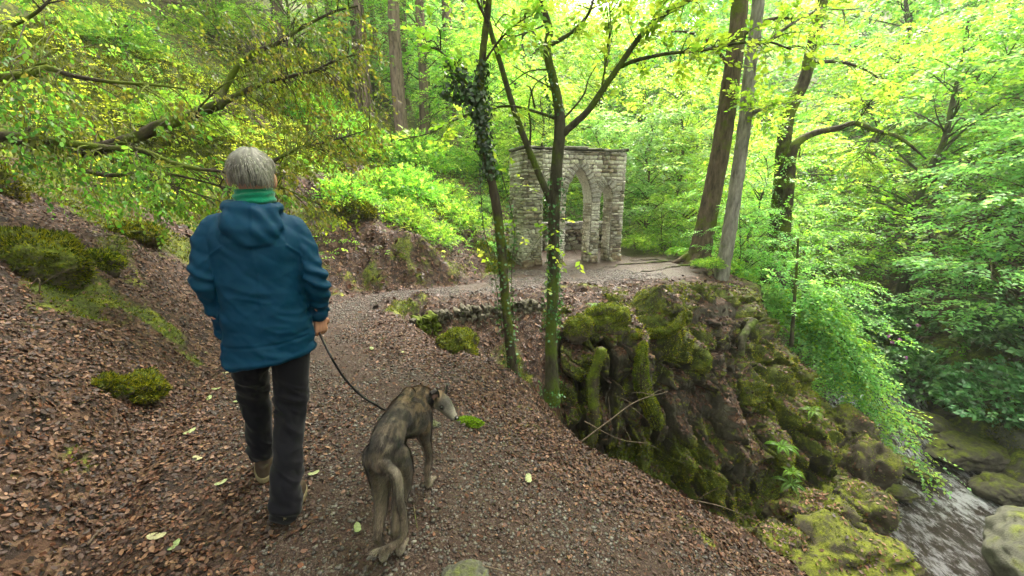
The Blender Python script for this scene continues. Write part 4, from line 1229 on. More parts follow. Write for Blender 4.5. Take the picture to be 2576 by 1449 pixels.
YEL = np.array([(.20, .36, .045), (.28, .44, .07), (.13, .28, .035), (.38, .52, .12)])
GRN = np.array([(.10, .26, .04), (.14, .32, .05), (.07, .19, .03), (.20, .37, .07)])
BLU = np.array([(.17, .37, .13), (.23, .44, .18), (.12, .29, .09), (.30, .50, .20)])
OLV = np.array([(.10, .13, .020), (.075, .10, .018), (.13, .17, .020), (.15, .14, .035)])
DRK = np.array([(.025, .07, .018), (.035, .095, .025), (.02, .05, .012)])
RHO = np.array([(.07, .19, .06), (.10, .24, .08), (.045, .13, .035), (.13, .27, .08)])
IVY = np.array([(.012, .040, .010), (.020, .060, .014), (.03, .08, .02)])

def clump(acc, C, R, n, K, size, cols, thick=.12, L=.35, outward=None, **k):
    """flattened leafy layer at C with radius R"""
    a = RNG.uniform(0, 2 * np.pi, n); r = R * np.sqrt(RNG.uniform(0.02, 1, n))
    P = np.stack([C[0] + r * np.cos(a), C[1] + r * np.sin(a), C[2] + RNG.normal(size=n) * thick - .25 * (r / R) ** 2 * R * .4], 1)
    D = np.stack([np.cos(a), np.sin(a), RNG.uniform(-.35, .15, n)], 1) + RNG.normal(size=(n, 3)) * .35
    if outward is not None: D = D + np.asarray(outward) * .9
    N = np.array([0, 0, 1.]) + RNG.normal(size=(n, 3)) * .25
    sprays(acc, P, D, N, L * RNG.uniform(.6, 1.3, n), K, size, cols, **k)

def tree_meshes(name, H, r0, cb, CR, ncl, nsp, K, size, cols, lean=(0, 0), layered=.12, seed=0, Lsp=.5, shape=1.0, twigs=True, clr=(.5, 1.1)):
    """broadleaf template: trunk mesh with limbs, crown mesh with leaf sprays"""
    global RNG
    sv = RNG; RNG = np.random.default_rng(seed + 1000)
    tr = Acc(); cr = Acc()
    n = 9; t = np.linspace(0, 1, n)
    wob = RNG.normal(size=(n, 2)) * .012 * H * np.minimum(1, t * 3)[:, None]
    P = np.stack([lean[0] * H * t + wob[:, 0], lean[1] * H * t + wob[:, 1], -.35 + (H + .35) * t * .96], 1)
    R = r0 * (1 - .85 * t) ; R[0] *= 1.5
    tr.add(*tube(P, R, 12, rough=.14, n=60, seed=seed))
    for k in range(ncl):
        f = (k + RNG.uniform(0, 1)) / ncl
        z = cb + (H - cb) * f
        rad = CR * (math.sin(math.pi * min(1, (.12 + .88 * f) ** shape)) ** .55) * RNG.uniform(.35, 1.0)
        a = RNG.uniform(0, 2 * np.pi) if k % 2 else k * 2.4
        tt = np.clip((z - .25 * rad) / H, .05, .98); o = np.array([np.interp(tt, t, P[:, 0]), np.interp(tt, t, P[:, 1]), np.interp(tt, t, P[:, 2])])
        c = np.array([o[0] + rad * math.cos(a), o[1] + rad * math.sin(a), z])
        mid = (o + c) / 2 + np.array([0, 0, .12 * rad]) + RNG.normal(size=3) * .08 * rad
        rr = max(.012, np.interp(tt, t, R) * .42)
        tr.add(*tube([o, mid, c], [rr, rr * .6, rr * .2], 6, n=10, rough=.1, seed=k))
        Rc = CR * RNG.uniform(*clr) * .42
        if twigs:
            for q_ in range(4):
                e = c + np.array([math.cos(a + (q_ - 1.5) * .7), math.sin(a + (q_ - 1.5) * .7), RNG.uniform(-.25, .1)]) * Rc * .9
                tr.add(*tube([mid * .3 + c * .7, (c + e) / 2 + [0, 0, .05], e], [rr * .3, rr * .2, .003], 4, n=5))
        clump(cr, c, Rc, nsp, K, size, cols, layered, Lsp, outward=(math.cos(a), math.sin(a), -.1))
    RNG = sv
    return tr.mesh(name + "_trunk"), cr.mesh(name + "_crown", False)

def pine_meshes(name, H, r0, seed=0, crown_from=.45):
    global RNG
    sv = RNG; RNG = np.random.default_rng(seed + 2000)
    tr = Acc(); cr = Acc()
    n = 7; t = np.linspace(0, 1, n); P = np.stack([RNG.normal(size=n) * .05, RNG.normal(size=n) * .05, -.5 + (H + .5) * t], 1)
    tr.add(*tube(P, r0 * (1 - .85 * t), 14, rough=.10, n=90, seed=seed))
    for k in range(46):            # dead snags
        z = RNG.uniform(.12, .55) * H; a = RNG.uniform(0, 6.28); l = RNG.uniform(.3, 1.6)
        o = np.array([0, 0, z]); d = np.array([math.cos(a), math.sin(a), RNG.uniform(-.3, .15)])
        tr.add(*tube([o, o + d * l * .5 + RNG.normal(size=3) * .05, o + d * l + [0, 0, -.12 * l]], [.018, .011, .003], 5, n=7))
    for k in range(60):
        f = RNG.uniform(0, 1); z = (crown_from + (1 - crown_from) * f) * H; a = RNG.uniform(0, 6.28); l = (1 - f) ** .7 * 2.6 + .5
        o = np.array([0, 0, z]); d = np.array([math.cos(a), math.sin(a), -.12])
        tr.add(*tube([o, o + d * l], [.03, .006], 5, n=4))
        s_ = np.linspace(.25, 1, 7); Pp = o + d * (l * s_)[:, None]
        sprays(cr, np.repeat(Pp, 3, 0), d + RNG.normal(size=(21, 3)) * .6, np.array([0, 0, 1.]) + RNG.normal(size=(21, 3)) * .2, .55, 16, .13, DRK * 1.3, wr=.22, jit=.35, spread=.7)
    RNG = sv
    return tr.mesh(name + "_trunk"), cr.mesh(name + "_crown", False)

def hit(u, v, tmax=90):
    """where the view ray through u,v meets the ground"""
    a, b = W(u, v, d=1.0), np.array([0, 0, 1.5]); d = a - b
    t = np.linspace(1, tmax, 3000); P = b + d * t[:, None]
    z = height(P[:, 0], P[:, 1], detail=False)
    k = np.argmax(P[:, 2] < z)
    return P[k] if (P[:, 2] < z).any() else P[-1]

def place(name, meshes, mats_, loc, rz, sc, label, cat, group=None, parts=("trunk", "crown"), tilt=(0, 0)):
    t = thing(name, label, cat, tuple(loc), rz, group, sc)
    t.rotation_euler = (tilt[0], tilt[1], rz)
    for me, m, pn in zip(meshes, mats_, parts):
        link(pn, me, m, t)
    return t
# ================================================================== trees near the path (each its own shape)
def poly(pts, ys):
    ys = np.broadcast_to(ys, (len(pts),)) if np.ndim(ys) == 0 else ys
    return np.array([W(p[0], p[1], y=yy) for p, yy in zip(pts, ys)])
def along(P, n, t0=0., t1=1.):
    Q = spline(P, 60); i = RNG.uniform(t0, t1, n) * 58; k = i.astype(int); f = (i - k)[:, None]
    return Q[k] * (1 - f) + Q[k + 1] * f, norm(Q[k + 1] - Q[k])
def twigs_on(tr, cr, P, n, L, K, size, cols, t0=.2, t1=1., rad=.35, flat=.25, hang=0., twig_r=.004, droop=.25, sub=3, bias=(0, 0, 0)):
    """side twigs with leaves along a limb"""
    O, T = along(P, n, t0, t1)
    for o, t in zip(O, T):
        a = norm(np.cross(t, [0, 0, 1.]) * RNG.choice([-1, 1]) + t * RNG.uniform(.2, .9) + RNG.normal(size=3) * .3 + np.array(bias))
        l = rad * RNG.uniform(.5, 1.3); e = o + a * l - np.array([0, 0, droop * l]); m_ = (o + e) / 2 + RNG.normal(size=3) * .03 + [0, 0, .04]
        tr.add(*tube([o, m_, e], [twig_r * 1.6, twig_r, twig_r * .4], 5, n=6))
        s_ = RNG.uniform(.3, 1, sub)[:, None]
        Pp = o * (1 - s_) + e * s_
        D = a + RNG.normal(size=(sub, 3)) * .5
        sprays(cr, Pp, D, np.array([0, 0, 1.]) + RNG.normal(size=(sub, 3)) * flat, L * RNG.uniform(.6, 1.2, sub), K, size, cols, droop=droop, hang=hang, six=True)
def high_crown(tr, cr, top, C, R, z0, z1, n, cols=YEL, size=.085, nsp=26, r=.03):
    """leafy layers above the frame, carried by limbs from the trunk top"""
    for k in range(n):
        a = k * 2.4; q_ = R * math.sqrt((k + .5) / n); c = np.array([C[0] + q_ * math.cos(a), C[1] + q_ * math.sin(a), z0 + (z1 - z0) * RNG.random()])
        tr.add(*tube([top, (np.asarray(top) + c) / 2 + [0, 0, .3], c], [r, r * .6, r * .2], 6, n=12, rough=.1))
        clump(cr, c, R * .42, nsp, 9, size, cols, .12, .4)
def solid(name, tr, m, base, label, cat, group=None, crown=None, cm=None, extra=()):
    t = thing(name, label, cat, tuple(base), 0, group)
    for pn, acc, mm, sm in (("trunk", tr, m, True), ("crown", crown, cm, False)) + tuple(extra):
        if acc is None or acc.n == 0: continue
        o = link(pn, acc.mesh(name + "_" + pn, sm), mm, t); o.location = -Vector(base)
    return t

# slender ivy-clad tree at the gully edge
tr, cr, iv = Acc(), Acc(), Acc()
main = poly([(1303, 985), (1292, 940), (1276, 800), (1263, 650), (1253, 545), (1232, 430), (1214, 320), (1208, 220), (1216, 120), (1230, 0), (1236, -200), (1225, -500)], 3.72)
R = np.array([.070, .055, .046, .043, .044, .037, .033, .031, .029, .026, .023, .013])
tr.add(*tube(main, R, 16, rough=.16, n=150, seed=2))
for pts, r in (([(1212, 250), (1170, 205), (1130, 150), (1095, 120)], .016), ([(1228, 60), (1200, 0), (1170, -80)], .014), ([(1216, 160), (1250, 110), (1300, 60), (1360, 30)], .010)):
    P = poly(pts, 3.7); tr.add(*tube(P, np.linspace(r, r * .3, len(P)), 7, n=24, rough=.1))
    twigs_on(tr, cr, P, 10, .16, 6, .055, YEL, rad=.25)
# ivy leaves wrap the stem
def ivy_on(acc, P, n, R, size, t0, t1, clumpy=.0, cols=IVY):
    O, T = along(P, n, t0, t1)
    d = rnd_unit(n); d = norm(d - T * np.sum(d * T, 1, keepdims=True))
    g = .5 + .5 * vnoise(O * 5, 3)
    O = O + d * (R * (1 + 3.0 * clumpy * g ** 2 * RNG.uniform(0, 1, n)))[:, None]
    V, F = leafquads(O, rnd_unit(n) * .6 + [0, 0, -.7], d + rnd_unit(n) * .4, RNG.uniform(.6, 1.3, n) * size, RNG.uniform(.6, 1.2, n) * size, .05)
    acc.add(V, F, np.repeat(cols[RNG.integers(0, len(cols), n)] * RNG.uniform(.6, 1.5, (n, 1)), 4, 0))
ivy_on(iv, main[4:9], 620, .04, .036, .25, .95, 1.0); ivy_on(iv, main[5:8], 260, .05, .038, 0, 1, 1.3)
for pts in ([(1212, 250), (1165, 200), (1128, 150)], [(1209, 230), (1160, 240), (1110, 215)], [(1211, 300), (1190, 260), (1175, 200)]):
    ivy_on(iv, poly(pts, 3.7), 170, .05, .042, 0, 1, 1.0)
ivy_on(iv, main[1:5], 260, .05, .032, 0, 1, .6, IVY * 2.2)
for x0 in (-.09, .10):      # hanging ivy stems
    P = np.array([main[5] + [x0, 0, 0], main[4] + [x0 * 1.5, 0, -.1], main[3] + [x0 * .9, 0, -.1], main[2] + [x0 * .6, 0, -.1]])
    tr.add(*tube(P, .004, 5, n=20)); ivy_on(iv, P, 90, .03, .03, 0, 1, .3, IVY * 2.5)
high_crown(tr, cr, main[10], (.2, 3.4), 2.2, 4.2, 6.0, 16)
ta = solid("ivy_tree", tr, M_BARK_MOSSY, main[1], "slender crooked tree with dark ivy on its upper stem at the gully edge", "tree", None, cr, M_LEAF, (("ivy", iv, M_GLOSSLEAF, False),))

# forked tree
tr, cr, iv = Acc(), Acc(), Acc()
Y = 4.75
trunk = poly([(1385, 1010), (1388, 960), (1386, 850), (1392, 700), (1394, 560), (1400, 430), (1408, 330), (1406, 275), (1392, 200), (1376, 130), (1382, 80), (1366, 20), (1345, -80), (1330, -300)], Y)
R = np.array([.13, .092, .072, .068, .068, .066, .065, .055, .047, .044, .041, .037, .032, .018])
tr.add(*tube(trunk, R, 18, rough=.13, n=170, seed=4))
limbs = [([(1390, 520), (1378, 490), (1340, 400), (1305, 310), (1285, 250), (1262, 170), (1238, 90), (1222, 20), (1205, -90)], .043, .022),
         ([(1408, 345), (1432, 322), (1478, 280), (1520, 220), (1562, 160), (1612, 90), (1660, 45), (1735, 0), (1840, -60)], .042, .018),
         ([(1553, 172), (1600, 152), (1680, 135), (1760, 128), (1850, 110), (1930, 105), (1990, 125)], .022, .008),
         ([(1388, 112), (1440, 80), (1480, 35), (1500, -30)], .022, .012),
         ([(1402, 300), (1360, 285), (1290, 268), (1215, 275), (1150, 300), (1080, 335), (1005, 352)], .018, .005),
         ([(1345, 270), (1335, 225), (1325, 215)], .012, .005), ([(1330, 400), (1335, 320), (1330, 268), (1345, 215), (1375, 190)], .014, .004),
         ([(1410, 305), (1440, 275), (1470, 235), (1480, 200), (1500, 165)], .013, .004), ([(1395, 225), (1330, 190), (1290, 165)], .008, .004),
         ([(1512, 232), (1525, 150), (1535, 60), (1530, -20)], .011, .007), ([(1392, 175), (1330, 180), (1280, 215), (1250, 240)], .009, .004), ([(1376, 60), (1330, 80), (1280, 90), (1240, 60)], .010, .004)]
for k, (pts, ra, rb) in enumerate(limbs):
    P = poly(pts, np.linspace(Y, Y - .25 * (k % 3), len(pts)))
    tr.add(*tube(P, np.linspace(ra, rb, len(P)), 10, rough=.12, n=60, seed=k + 9))
    if k in (1, 2, 4, 9, 11, 3): twigs_on(tr, cr, P, {1: 20, 2: 26, 4: 12, 9: 8, 11: 10, 3: 8}[k], .20, 6, .068, YEL, t0=.25, rad=.34, sub=3)
# loose twigs with bright leaves in front of the arch and at the sides
for (u, v, n) in ((1350, 470, 4), (1310, 560, 3), (1400, 620, 3), (1450, 640, 3), (1440, 560, 3), (1330, 640, 2), (1340, 710, 2), (1290, 440, 4), (1200, 640, 3)):
    o = W(u, v, y=Y - .3); st = trunk[np.argmin(np.abs(trunk[:, 2] - o[2] - .05))]
    tr.add(*tube([st, (st + o) / 2 + [0, 0, .04], o], [.006, .004, .002], 5, n=8))
    sprays(cr, o + RNG.normal(size=(n, 3)) * .09, RNG.normal(size=(n, 3)), np.array([0, 0, 1.]) + RNG.normal(size=(n, 3)) * .3, .12, 4, .07, YEL)
ivy_on(iv, trunk[2:5], 420, .08, .034, 0, 1, .5, IVY * 2.4); ivy_on(iv, trunk[4:6], 160, .085, .034, .0, .9, .5, IVY * 2); ivy_on(iv, trunk[0:2], 120, .12, .034, .0, .9, .5, IVY * 2)
ivy_on(iv, poly([(1402, 290), (1385, 240), (1380, 175)], Y), 130, .06, .034, 0, 1, .5, IVY * 1.6)
high_crown(tr, cr, trunk[13], (1.2, 4.6), 3.2, 4.9, 7.5, 34, nsp=34)
tb = solid("forked_tree", tr, M_BARK_DARK, trunk[1], "forked smooth grey-green tree growing out of the gully in front of the arch", "tree", None, cr, M_LEAF, (("ivy", iv, M_GLOSSLEAF, False),))

# two tall trees at the platform edge
def tall(name, pts, y, R, m, label, seed, roots=0, lmb=(), crown=None, surf=()):
    tr, cr = Acc(), Acc(); P = poly(pts, y)
    tr.add(*tube(P, R, 24, rough=.09, n=200, seed=seed, ridge=.018))
    b = P[1]
    for k in range(roots):
        a = k * 6.28 / roots + .3; d = np.array([math.cos(a), math.sin(a), 0]); e = b + d * .75
        tr.add(*tube([b + [0, 0, .22], b + d * .28 + [0, 0, -.03], np.array([e[0], e[1], H1(e[0], e[1]) - .12])], [R[1] * .45, .08, .03], 8, n=12, rough=.2, seed=k))
    for k, (pts2, ra, yy) in enumerate(lmb):
        Q = poly(pts2, np.linspace(y, yy, len(pts2))); tr.add(*tube(Q, np.linspace(ra, ra * .15, len(Q)), 9, n=40, rough=.12, seed=seed + k))
        twigs_on(tr, cr, Q, 22, .35, 8, .085, YEL, t0=.2, rad=.6, twig_r=.006)
    if crown: high_crown(tr, cr, P[-2], crown[:2], crown[2], crown[3], crown[4], crown[5], r=.06, nsp=40, size=.10)
    rr = Acc()
    for pts3 in surf:
        Q = np.array([W(a_, b_, z=-.22) for a_, b_ in pts3]); Q[:, 2] = [H1(q_[0], q_[1]) + .012 for q_ in Q]
        Q = spline(Q, 14); Q[1:-1, :2] += RNG.normal(size=(12, 2)) * .05
        rr.add(*tube(Q, np.linspace(.028, .007, len(Q)), 8, n=60, rough=.35))
    return solid(name, tr, m, b, label, "tree", None, cr, M_LEAF, (("surface_root", rr, M_BARK_DARK, True),))
tall("brown_barked_tree", [(1742, 700), (1758, 645), (1785, 520), (1812, 380), (1832, 250), (1848, 130), (1858, 40), (1868, -100), (1890, -600)], 9.4,
     np.array([.36, .26, .205, .19, .18, .17, .16, .15, .08]), M_BARK_BROWN, "thick brown-barked tree leaning out at the path's outer edge with moss on its foot", 21, 5,
     crown=(4.4, 7.6, 3.4, 6.6, 11, 34), surf=([(1748, 662), (1690, 660), (1620, 664), (1560, 668), (1500, 682)], [(1740, 668), (1700, 674), (1640, 682), (1590, 690)], [(1690, 660), (1640, 655), (1585, 658)], [(1745, 660), (1700, 648), (1660, 645)]), lmb=[([(1850, 110), (1905, 60), (1980, 45), (2080, 70)], .05, 8.6), ([(1840, 180), (1790, 110), (1720, 80), (1640, 90)], .04, 8.8), ([(1830, 290), (1870, 240), (1900, 250)], .03, 9)])
tall("grey_barked_tree", [(1802, 740), (1815, 690), (1838, 560), (1858, 420), (1874, 300), (1888, 160), (1902, 60), (1915, -100), (1940, -600)], 8.3,
     np.array([.18, .145, .128, .12, .112, .105, .10, .09, .05]), M_BARK_GREY, "pale grey-barked tree leaning beside the thick brown tree", 22, 0,
     [([(1890, 150), (1950, 90), (2050, 30), (2150, 25)], .045, 7.6), ([(1868, 350), (1900, 280), (1960, 260)], .02, 7.9)])
# leaning mossy pair in the valley
tall("leaning_tree", [(1905, 800), (1925, 725), (1950, 600), (1962, 480), (1972, 360), (1985, 280), (2022, 205), (2040, 130), (2060, 40), (2090, -80), (2180, -400)], 10.6,
     np.array([.32, .24, .19, .165, .155, .15, .13, .12, .115, .10, .05]), M_BARK_MOSSY, "dark mossy tree bending to one side, the thicker of the pair below the path", 23, 0,
     [([(2035, 160), (2090, 155), (2150, 165), (2200, 190), (2240, 235)], .05, 10), ([(1975, 330), (1930, 300), (1890, 320)], .03, 10)])
tall("slim_mossy_tree", [(1930, 810), (1952, 735), (1972, 600), (1985, 470), (1998, 370), (2040, 338), (2110, 322), (2150, 310), (2200, 328), (2260, 345), (2330, 400)], 10.2,
     np.array([.22, .16, .125, .11, .10, .075, .06, .05, .045, .035, .01]), M_BARK_MOSSY, "slim mossy stem whose crooked limb reaches out over the stream", 24, 0,
     [([(2150, 312), (2175, 280), (2190, 250)], .02, 9.8), ([(2205, 330), (2180, 370), (2170, 400)], .02, 9.8)])
# thin dark sapling stem
tr = Acc(); cr = Acc(); P = poly([(1990, 870), (1995, 800), (2002, 700), (2008, 600)], 7.6); tr.add(*tube(P, [.04, .032, .026, .018], 8, n=30, rough=.1))
twigs_on(tr, cr, P, 20, .3, 8, .06, BLU, rad=.7); solid("thin_sapling", tr, M_BARK_DARK, P[0], "thin dark sapling stem standing among pale leaves below the path", "sapling", None, cr, M_LEAF)

# big low beech boughs reaching in over the left bank
tr, cr, c2 = Acc(), Acc(), Acc()
root = W(-130, 470, y=3.1); root[2] = H1(root[0], root[1]) - .1
stem = np.array([root, root + [.05, .05, .6], W(-60, 330, y=3.3)])
tr.add(*tube(stem, [.16, .12, .10], 14, n=20, rough=.15))
B = [([(-60, 330), (60, 350), (190, 380), (330, 350), (400, 318), (450, 302), (520, 275), (556, 262)], [3.3, 3.5, 3.7, 3.9, 4.0, 4.0, 4.1, 4.1], .058, .044),
     ([(556, 262), (562, 232), (600, 165), (640, 132), (700, 108), (760, 70), (840, 30), (900, 15)], [4.1, 4.2, 4.3, 4.4, 4.5, 4.6, 4.7, 4.8], .034, .008),
     ([(556, 262), (600, 238), (650, 215), (720, 195), (790, 178), (850, 150), (930, 130)], [4.1, 4.2, 4.3, 4.4, 4.5, 4.6, 4.7], .030, .006),
     ([(-60, 340), (60, 345), (150, 358), (270, 372), (360, 380), (430, 408), (500, 425), (560, 432), (640, 450)], [3.2, 3.3, 3.3, 3.4, 3.4, 3.5, 3.5, 3.6, 3.7], .034, .010),
     ([(-40, 200), (60, 188), (120, 172), (180, 190), (270, 205), (400, 215), (470, 225)], [3.3, 3.3, 3.4, 3.4, 3.5, 3.6, 3.6], .030, .006),
     ([(70, 190), (90, 165), (120, 158)], [3.35, 3.4, 3.4], .012, .006),
     ([(200, 425), (260, 440), (330, 438), (365, 428), (440, 440), (560, 470), (650, 500)], [3.4, 3.4, 3.5, 3.5, 3.5, 3.6, 3.6], .020, .005),
     ([(330, 440), (420, 465), (500, 490), (560, 530)], [3.5, 3.5, 3.5, 3.5], .010, .004),
     ([(640, 450), (690, 405), (740, 378), (800, 362), (850, 350), (930, 325)], [3.9, 4.0, 4.1, 4.1, 4.2, 4.3], .020, .004),
     ([(640, 450), (720, 475), (790, 510), (860, 520)], [3.9, 4.0, 4.1, 4.2], .010, .003),
     ([(-30, 80), (40, 60), (100, 25), (150, -30)], [3.1, 3.2, 3.2, 3.3], .016, .006),
     ([(450, 302), (500, 270), (560, 215), (620, 190)], [4.0, 4.0, 4.1, 4.2], .012, .004)]
tw = [14, 30, 30, 34, 20, 3, 26, 14, 26, 14, 10, 8]
for k, (pts, ys, ra, rb) in enumerate(B):
    P = poly(pts, ys); tr.add(*tube(P, np.linspace(ra, rb, len(P)), 12, n=70, rough=.14, seed=60 + k))
    cols = np.concatenate([OLV, OLV * 1.5]) if k in (1, 2, 8, 11, 9) else np.concatenate([OLV * 1.1, GRN, YEL * .7])
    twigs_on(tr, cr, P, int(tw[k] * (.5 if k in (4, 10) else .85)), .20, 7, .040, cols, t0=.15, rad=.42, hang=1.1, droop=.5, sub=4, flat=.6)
BP = np.concatenate([spline(poly(b_[0], b_[1]), 60) for b_ in B])
# curtains of hanging olive leaves
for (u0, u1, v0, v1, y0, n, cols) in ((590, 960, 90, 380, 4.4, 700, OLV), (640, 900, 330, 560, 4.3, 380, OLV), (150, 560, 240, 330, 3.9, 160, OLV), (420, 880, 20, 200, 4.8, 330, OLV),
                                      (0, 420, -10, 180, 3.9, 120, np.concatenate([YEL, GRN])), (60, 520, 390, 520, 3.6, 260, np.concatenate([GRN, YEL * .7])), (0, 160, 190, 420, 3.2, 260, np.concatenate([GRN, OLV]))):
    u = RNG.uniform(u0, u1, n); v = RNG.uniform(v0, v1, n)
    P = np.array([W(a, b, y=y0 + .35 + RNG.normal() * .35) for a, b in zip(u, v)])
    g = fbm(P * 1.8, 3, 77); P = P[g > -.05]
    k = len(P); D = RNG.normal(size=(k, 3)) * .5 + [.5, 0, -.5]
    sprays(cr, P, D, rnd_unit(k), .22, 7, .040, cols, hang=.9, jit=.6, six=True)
    for p, d in list(zip(P, norm(D)))[::4]:
        q_ = BP[np.argmin(np.linalg.norm(BP - p, axis=1) + .5 * np.maximum(0, BP[:, 2] - p[2] - .8))]
        tr.add(*tube([q_, q_ * .5 + p * .5 + [0, 0, .10] + RNG.normal(size=3) * .03, p - d * .05, p + d * .2], [.005, .0035, .0025, .0012], 4, n=9))
solid("low_beech", tr, M_BARK_MOSSY, root, "old beech on the left bank with long low mossy boughs and drooping olive leaves", "tree", None, cr, M_LEAF)

# ================================================================== background trees from templates
T_Y = tree_meshes("yellow_tree", 8.0, .13, 1.6, 3.2, 46, 40, 9, .115, YEL, seed=1)
T_G = tree_meshes("green_tree", 9.0, .16, 1.4, 3.4, 50, 40, 9, .12, np.concatenate([GRN, YEL]), seed=2)
T_B = tree_meshes("pale_tree", 6.5, .10, .7, 3.0, 46, 38, 9, .125, BLU, seed=3, layered=.07)
T_D = tree_meshes("dark_tree", 10.0, .22, 2.6, 3.4, 50, 38, 9, .13, np.concatenate([GRN, DRK]), seed=4, lean=(.08, 0))
T_X = tree_meshes("far_tree", 11.0, .2, 1.2, 4.2, 60, 34, 8, .20, np.concatenate([YEL * .9, GRN, BLU]), seed=6, Lsp=.8)
T_P1 = pine_meshes("pine_a", 20, .26, 1); T_P2 = pine_meshes("pine_b", 18, .17, 2, .5)
T_S = tree_meshes("young_beech", 3.4, .045, .35, 1.7, 34, 34, 8, .062, np.concatenate([BLU, GRN * 1.3]), seed=7, layered=.03, Lsp=.3)
T_S2 = tree_meshes("young_yellow", 3.0, .04, .3, 1.5, 30, 30, 8, .065, YEL, seed=8, layered=.05, Lsp=.28)
BK = [M_BARK_DARK, M_BARK_MOSSY, M_BARK_BROWN]

pines = [(1012, 335, .0, T_P1, 1.0), (1030, 338, 2.5, T_P2, 1.0), (1068, 345, .0, T_P2, 1.1), (1138, 368, .0, T_P2, 1.25), (930, 300, 0, T_P2, 1.1), (955, 330, 3, T_P2, .9),
         (905, 268, 0, T_P2, 1.0), (1175, 372, 4, T_P2, .8), (985, 318, 5, T_P2, .9), (878, 245, 3, T_P2, 1.0), (845, 225, 0, T_P2, .9), (720, 150, 0, T_P2, 1.0), (800, 200, 4, T_P2, .8), (1215, 380, 6, T_P2, .9)]
pl = ["thickest pine trunk, standing on the slope above the path", "pine trunk close behind the thickest pine", "straight pine trunk just to the side of the pale clearing", "bare pine trunk nearest the ivy-clad tree",
      "pine trunk in the shade beside the dark boughs", "thin pine trunk leaning next to the thickest pine", "pine trunk behind the tip of the forked bough", "slim pine trunk behind the ivy-clad tree", "thin pine in the dark gap before the thickest pine",
      "pine trunk near the top of the bank", "reddish pine trunk above the forked bough", "lone pine high on the mossy slope", "thin pine behind the reddish trunk", "farthest thin pine behind the ivy stem"]
for k, ((u, v, back, T, s), lb) in enumerate(zip(pines, pl)):
    p = hit(u, v); d = norm(p[:2]); x, y = p[:2] + d * back
    x, y = min(p[0], 40), p[1]
    place("pine_tree", T, (M_BARK_PINE, M_LEAF), (x + d[0] * back, y + d[1] * back, H1(x + d[0] * back, y + d[1] * back)), k * 1.7, s * RNG.uniform(.92, 1.05), lb, "pine", "pines on the slope above the path")
    T[0].materials[0] if T[0].materials else None

def nb(region): return region
bgk = 0
def bg(T, xy, s, name, label, group, m=None, dz=-.15):
    global bgk
    bgk += 1
    x, y = xy
    place(name, T, (m or BK[bgk % 3], M_LEAF), (x, y, H1(x, y) + dz), bgk * 2.399, s * (0.9 + .2 * ((bgk * .618) % 1)), label, "tree", group, tilt=(((bgk * .37) % 1 - .5) * .12, ((bgk * .73) % 1 - .5) * .12))
G_L, G_C, G_R = "leafy trees on the near hillside", "leafy trees beyond the arch", "leafy trees across the stream"
# beyond the arch
for x, y, T, s, nm, lb in (
    (1.2, 14.5, T_Y, .62, "understory_tree", "small yellow-green tree right behind the archway"), (3.2, 15.0, T_B, .75, "understory_tree", "pale layered tree behind the arch's far end"),
    (4.6, 13.5, T_B, .62, "understory_tree", "pale green layered tree between the arch and the thick brown trunk"), (6.4, 15.5, T_Y, .85, "understory_tree", "yellow-green tree behind the thick brown trunk"),
    (-1.0, 15.5, T_Y, .7, "understory_tree", "bright bushy tree behind the deep pier of the arch"), (-3.2, 16.5, T_G, .6, "understory_tree", "green bushy tree below the pines"),
    (.5, 20, T_G, 1.0, "woodland_tree", "tall green tree rising over the middle of the arch"), (4.0, 21, T_Y, 1.1, "woodland_tree", "tall yellow-green tree over the arch's far end"),
    (7.5, 22, T_D, 1.0, "woodland_tree", "dark-stemmed leaning tree up the valley"), (-3.5, 25, T_B, 1.5, "woodland_tree", "blue-green tree filling the gap between the pines"),
    (-7, 30, T_B, 1.6, "woodland_tree", "pale tree behind the thickest pine"), (1.5, 29, T_X, 1.0, "woodland_tree", "broad tree far behind the forked tree"),
    (8, 31, T_X, 1.0, "woodland_tree", "broad tree far up the valley"), (14, 36, T_X, 1.15, "woodland_tree", "broad tree far behind the two tall trunks"), (4, 42, T_X, 1.2, "woodland_tree", "distant tree under the patch of sky"),
    (-4, 40, T_X, 1.2, "woodland_tree", "distant tree behind the pines"), (-12, 40, T_X, 1.2, "woodland_tree", "distant tree high behind the pines"), (20, 46, T_X, 1.3, "woodland_tree", "distant broad tree at the head of the valley"),
    (11, 50, T_X, 1.3, "woodland_tree", "distant tree at the bottom of the valley head"), (-1, 54, T_X, 1.4, "woodland_tree", "most distant tree left of the patch of sky"), (30, 56, T_X, 1.4, "woodland_tree", "most distant tree on the opposite ridge"), (16.5, 42, T_X, 2.2, "woodland_tree", "distant tree between the brown trunk and the patch of sky"), (12.0, 34, T_X, 1.75, "woodland_tree", "broad tree behind the brown trunk up the valley"), (7.5, 37, T_X, 1.1, "woodland_tree", "broad distant tree just below the patch of sky")):
    bg(T, (x, y), s, nm, lb, G_C)
# hillside, left
for x, y, T, s, nm, lb in (
    (-7.6, 15.2, T_Y, .6, "woodland_tree", "yellow-green tree on the slope by the forked bough"),
    (-13.5, 18, T_G, .9, "woodland_tree", "green tree near the top of the mossy slope"), (-10, 19, T_D, .9, "woodland_tree", "dark tree among the pines on the slope"),
    (-14, 21, T_G, 1.1, "woodland_tree", "tall green tree above the pines"), (-20, 14, T_Y, .9, "woodland_tree", "yellow-green tree at the top corner of the slope"), (-19, 19, T_X, 1.0, "woodland_tree", "broad tree on the ridge above the slope"),
    (-17, 28, T_X, 1.1, "woodland_tree", "broad tree on the ridge behind the pines"), (-5.6, 17.5, T_B, .8, "woodland_tree", "pale tree at the foot of the pines"),
    (-24, 14, T_X, 1.1, "woodland_tree", "highest broad tree over the mossy slope")):
    bg(T, (x, y), s, nm, lb, G_L)
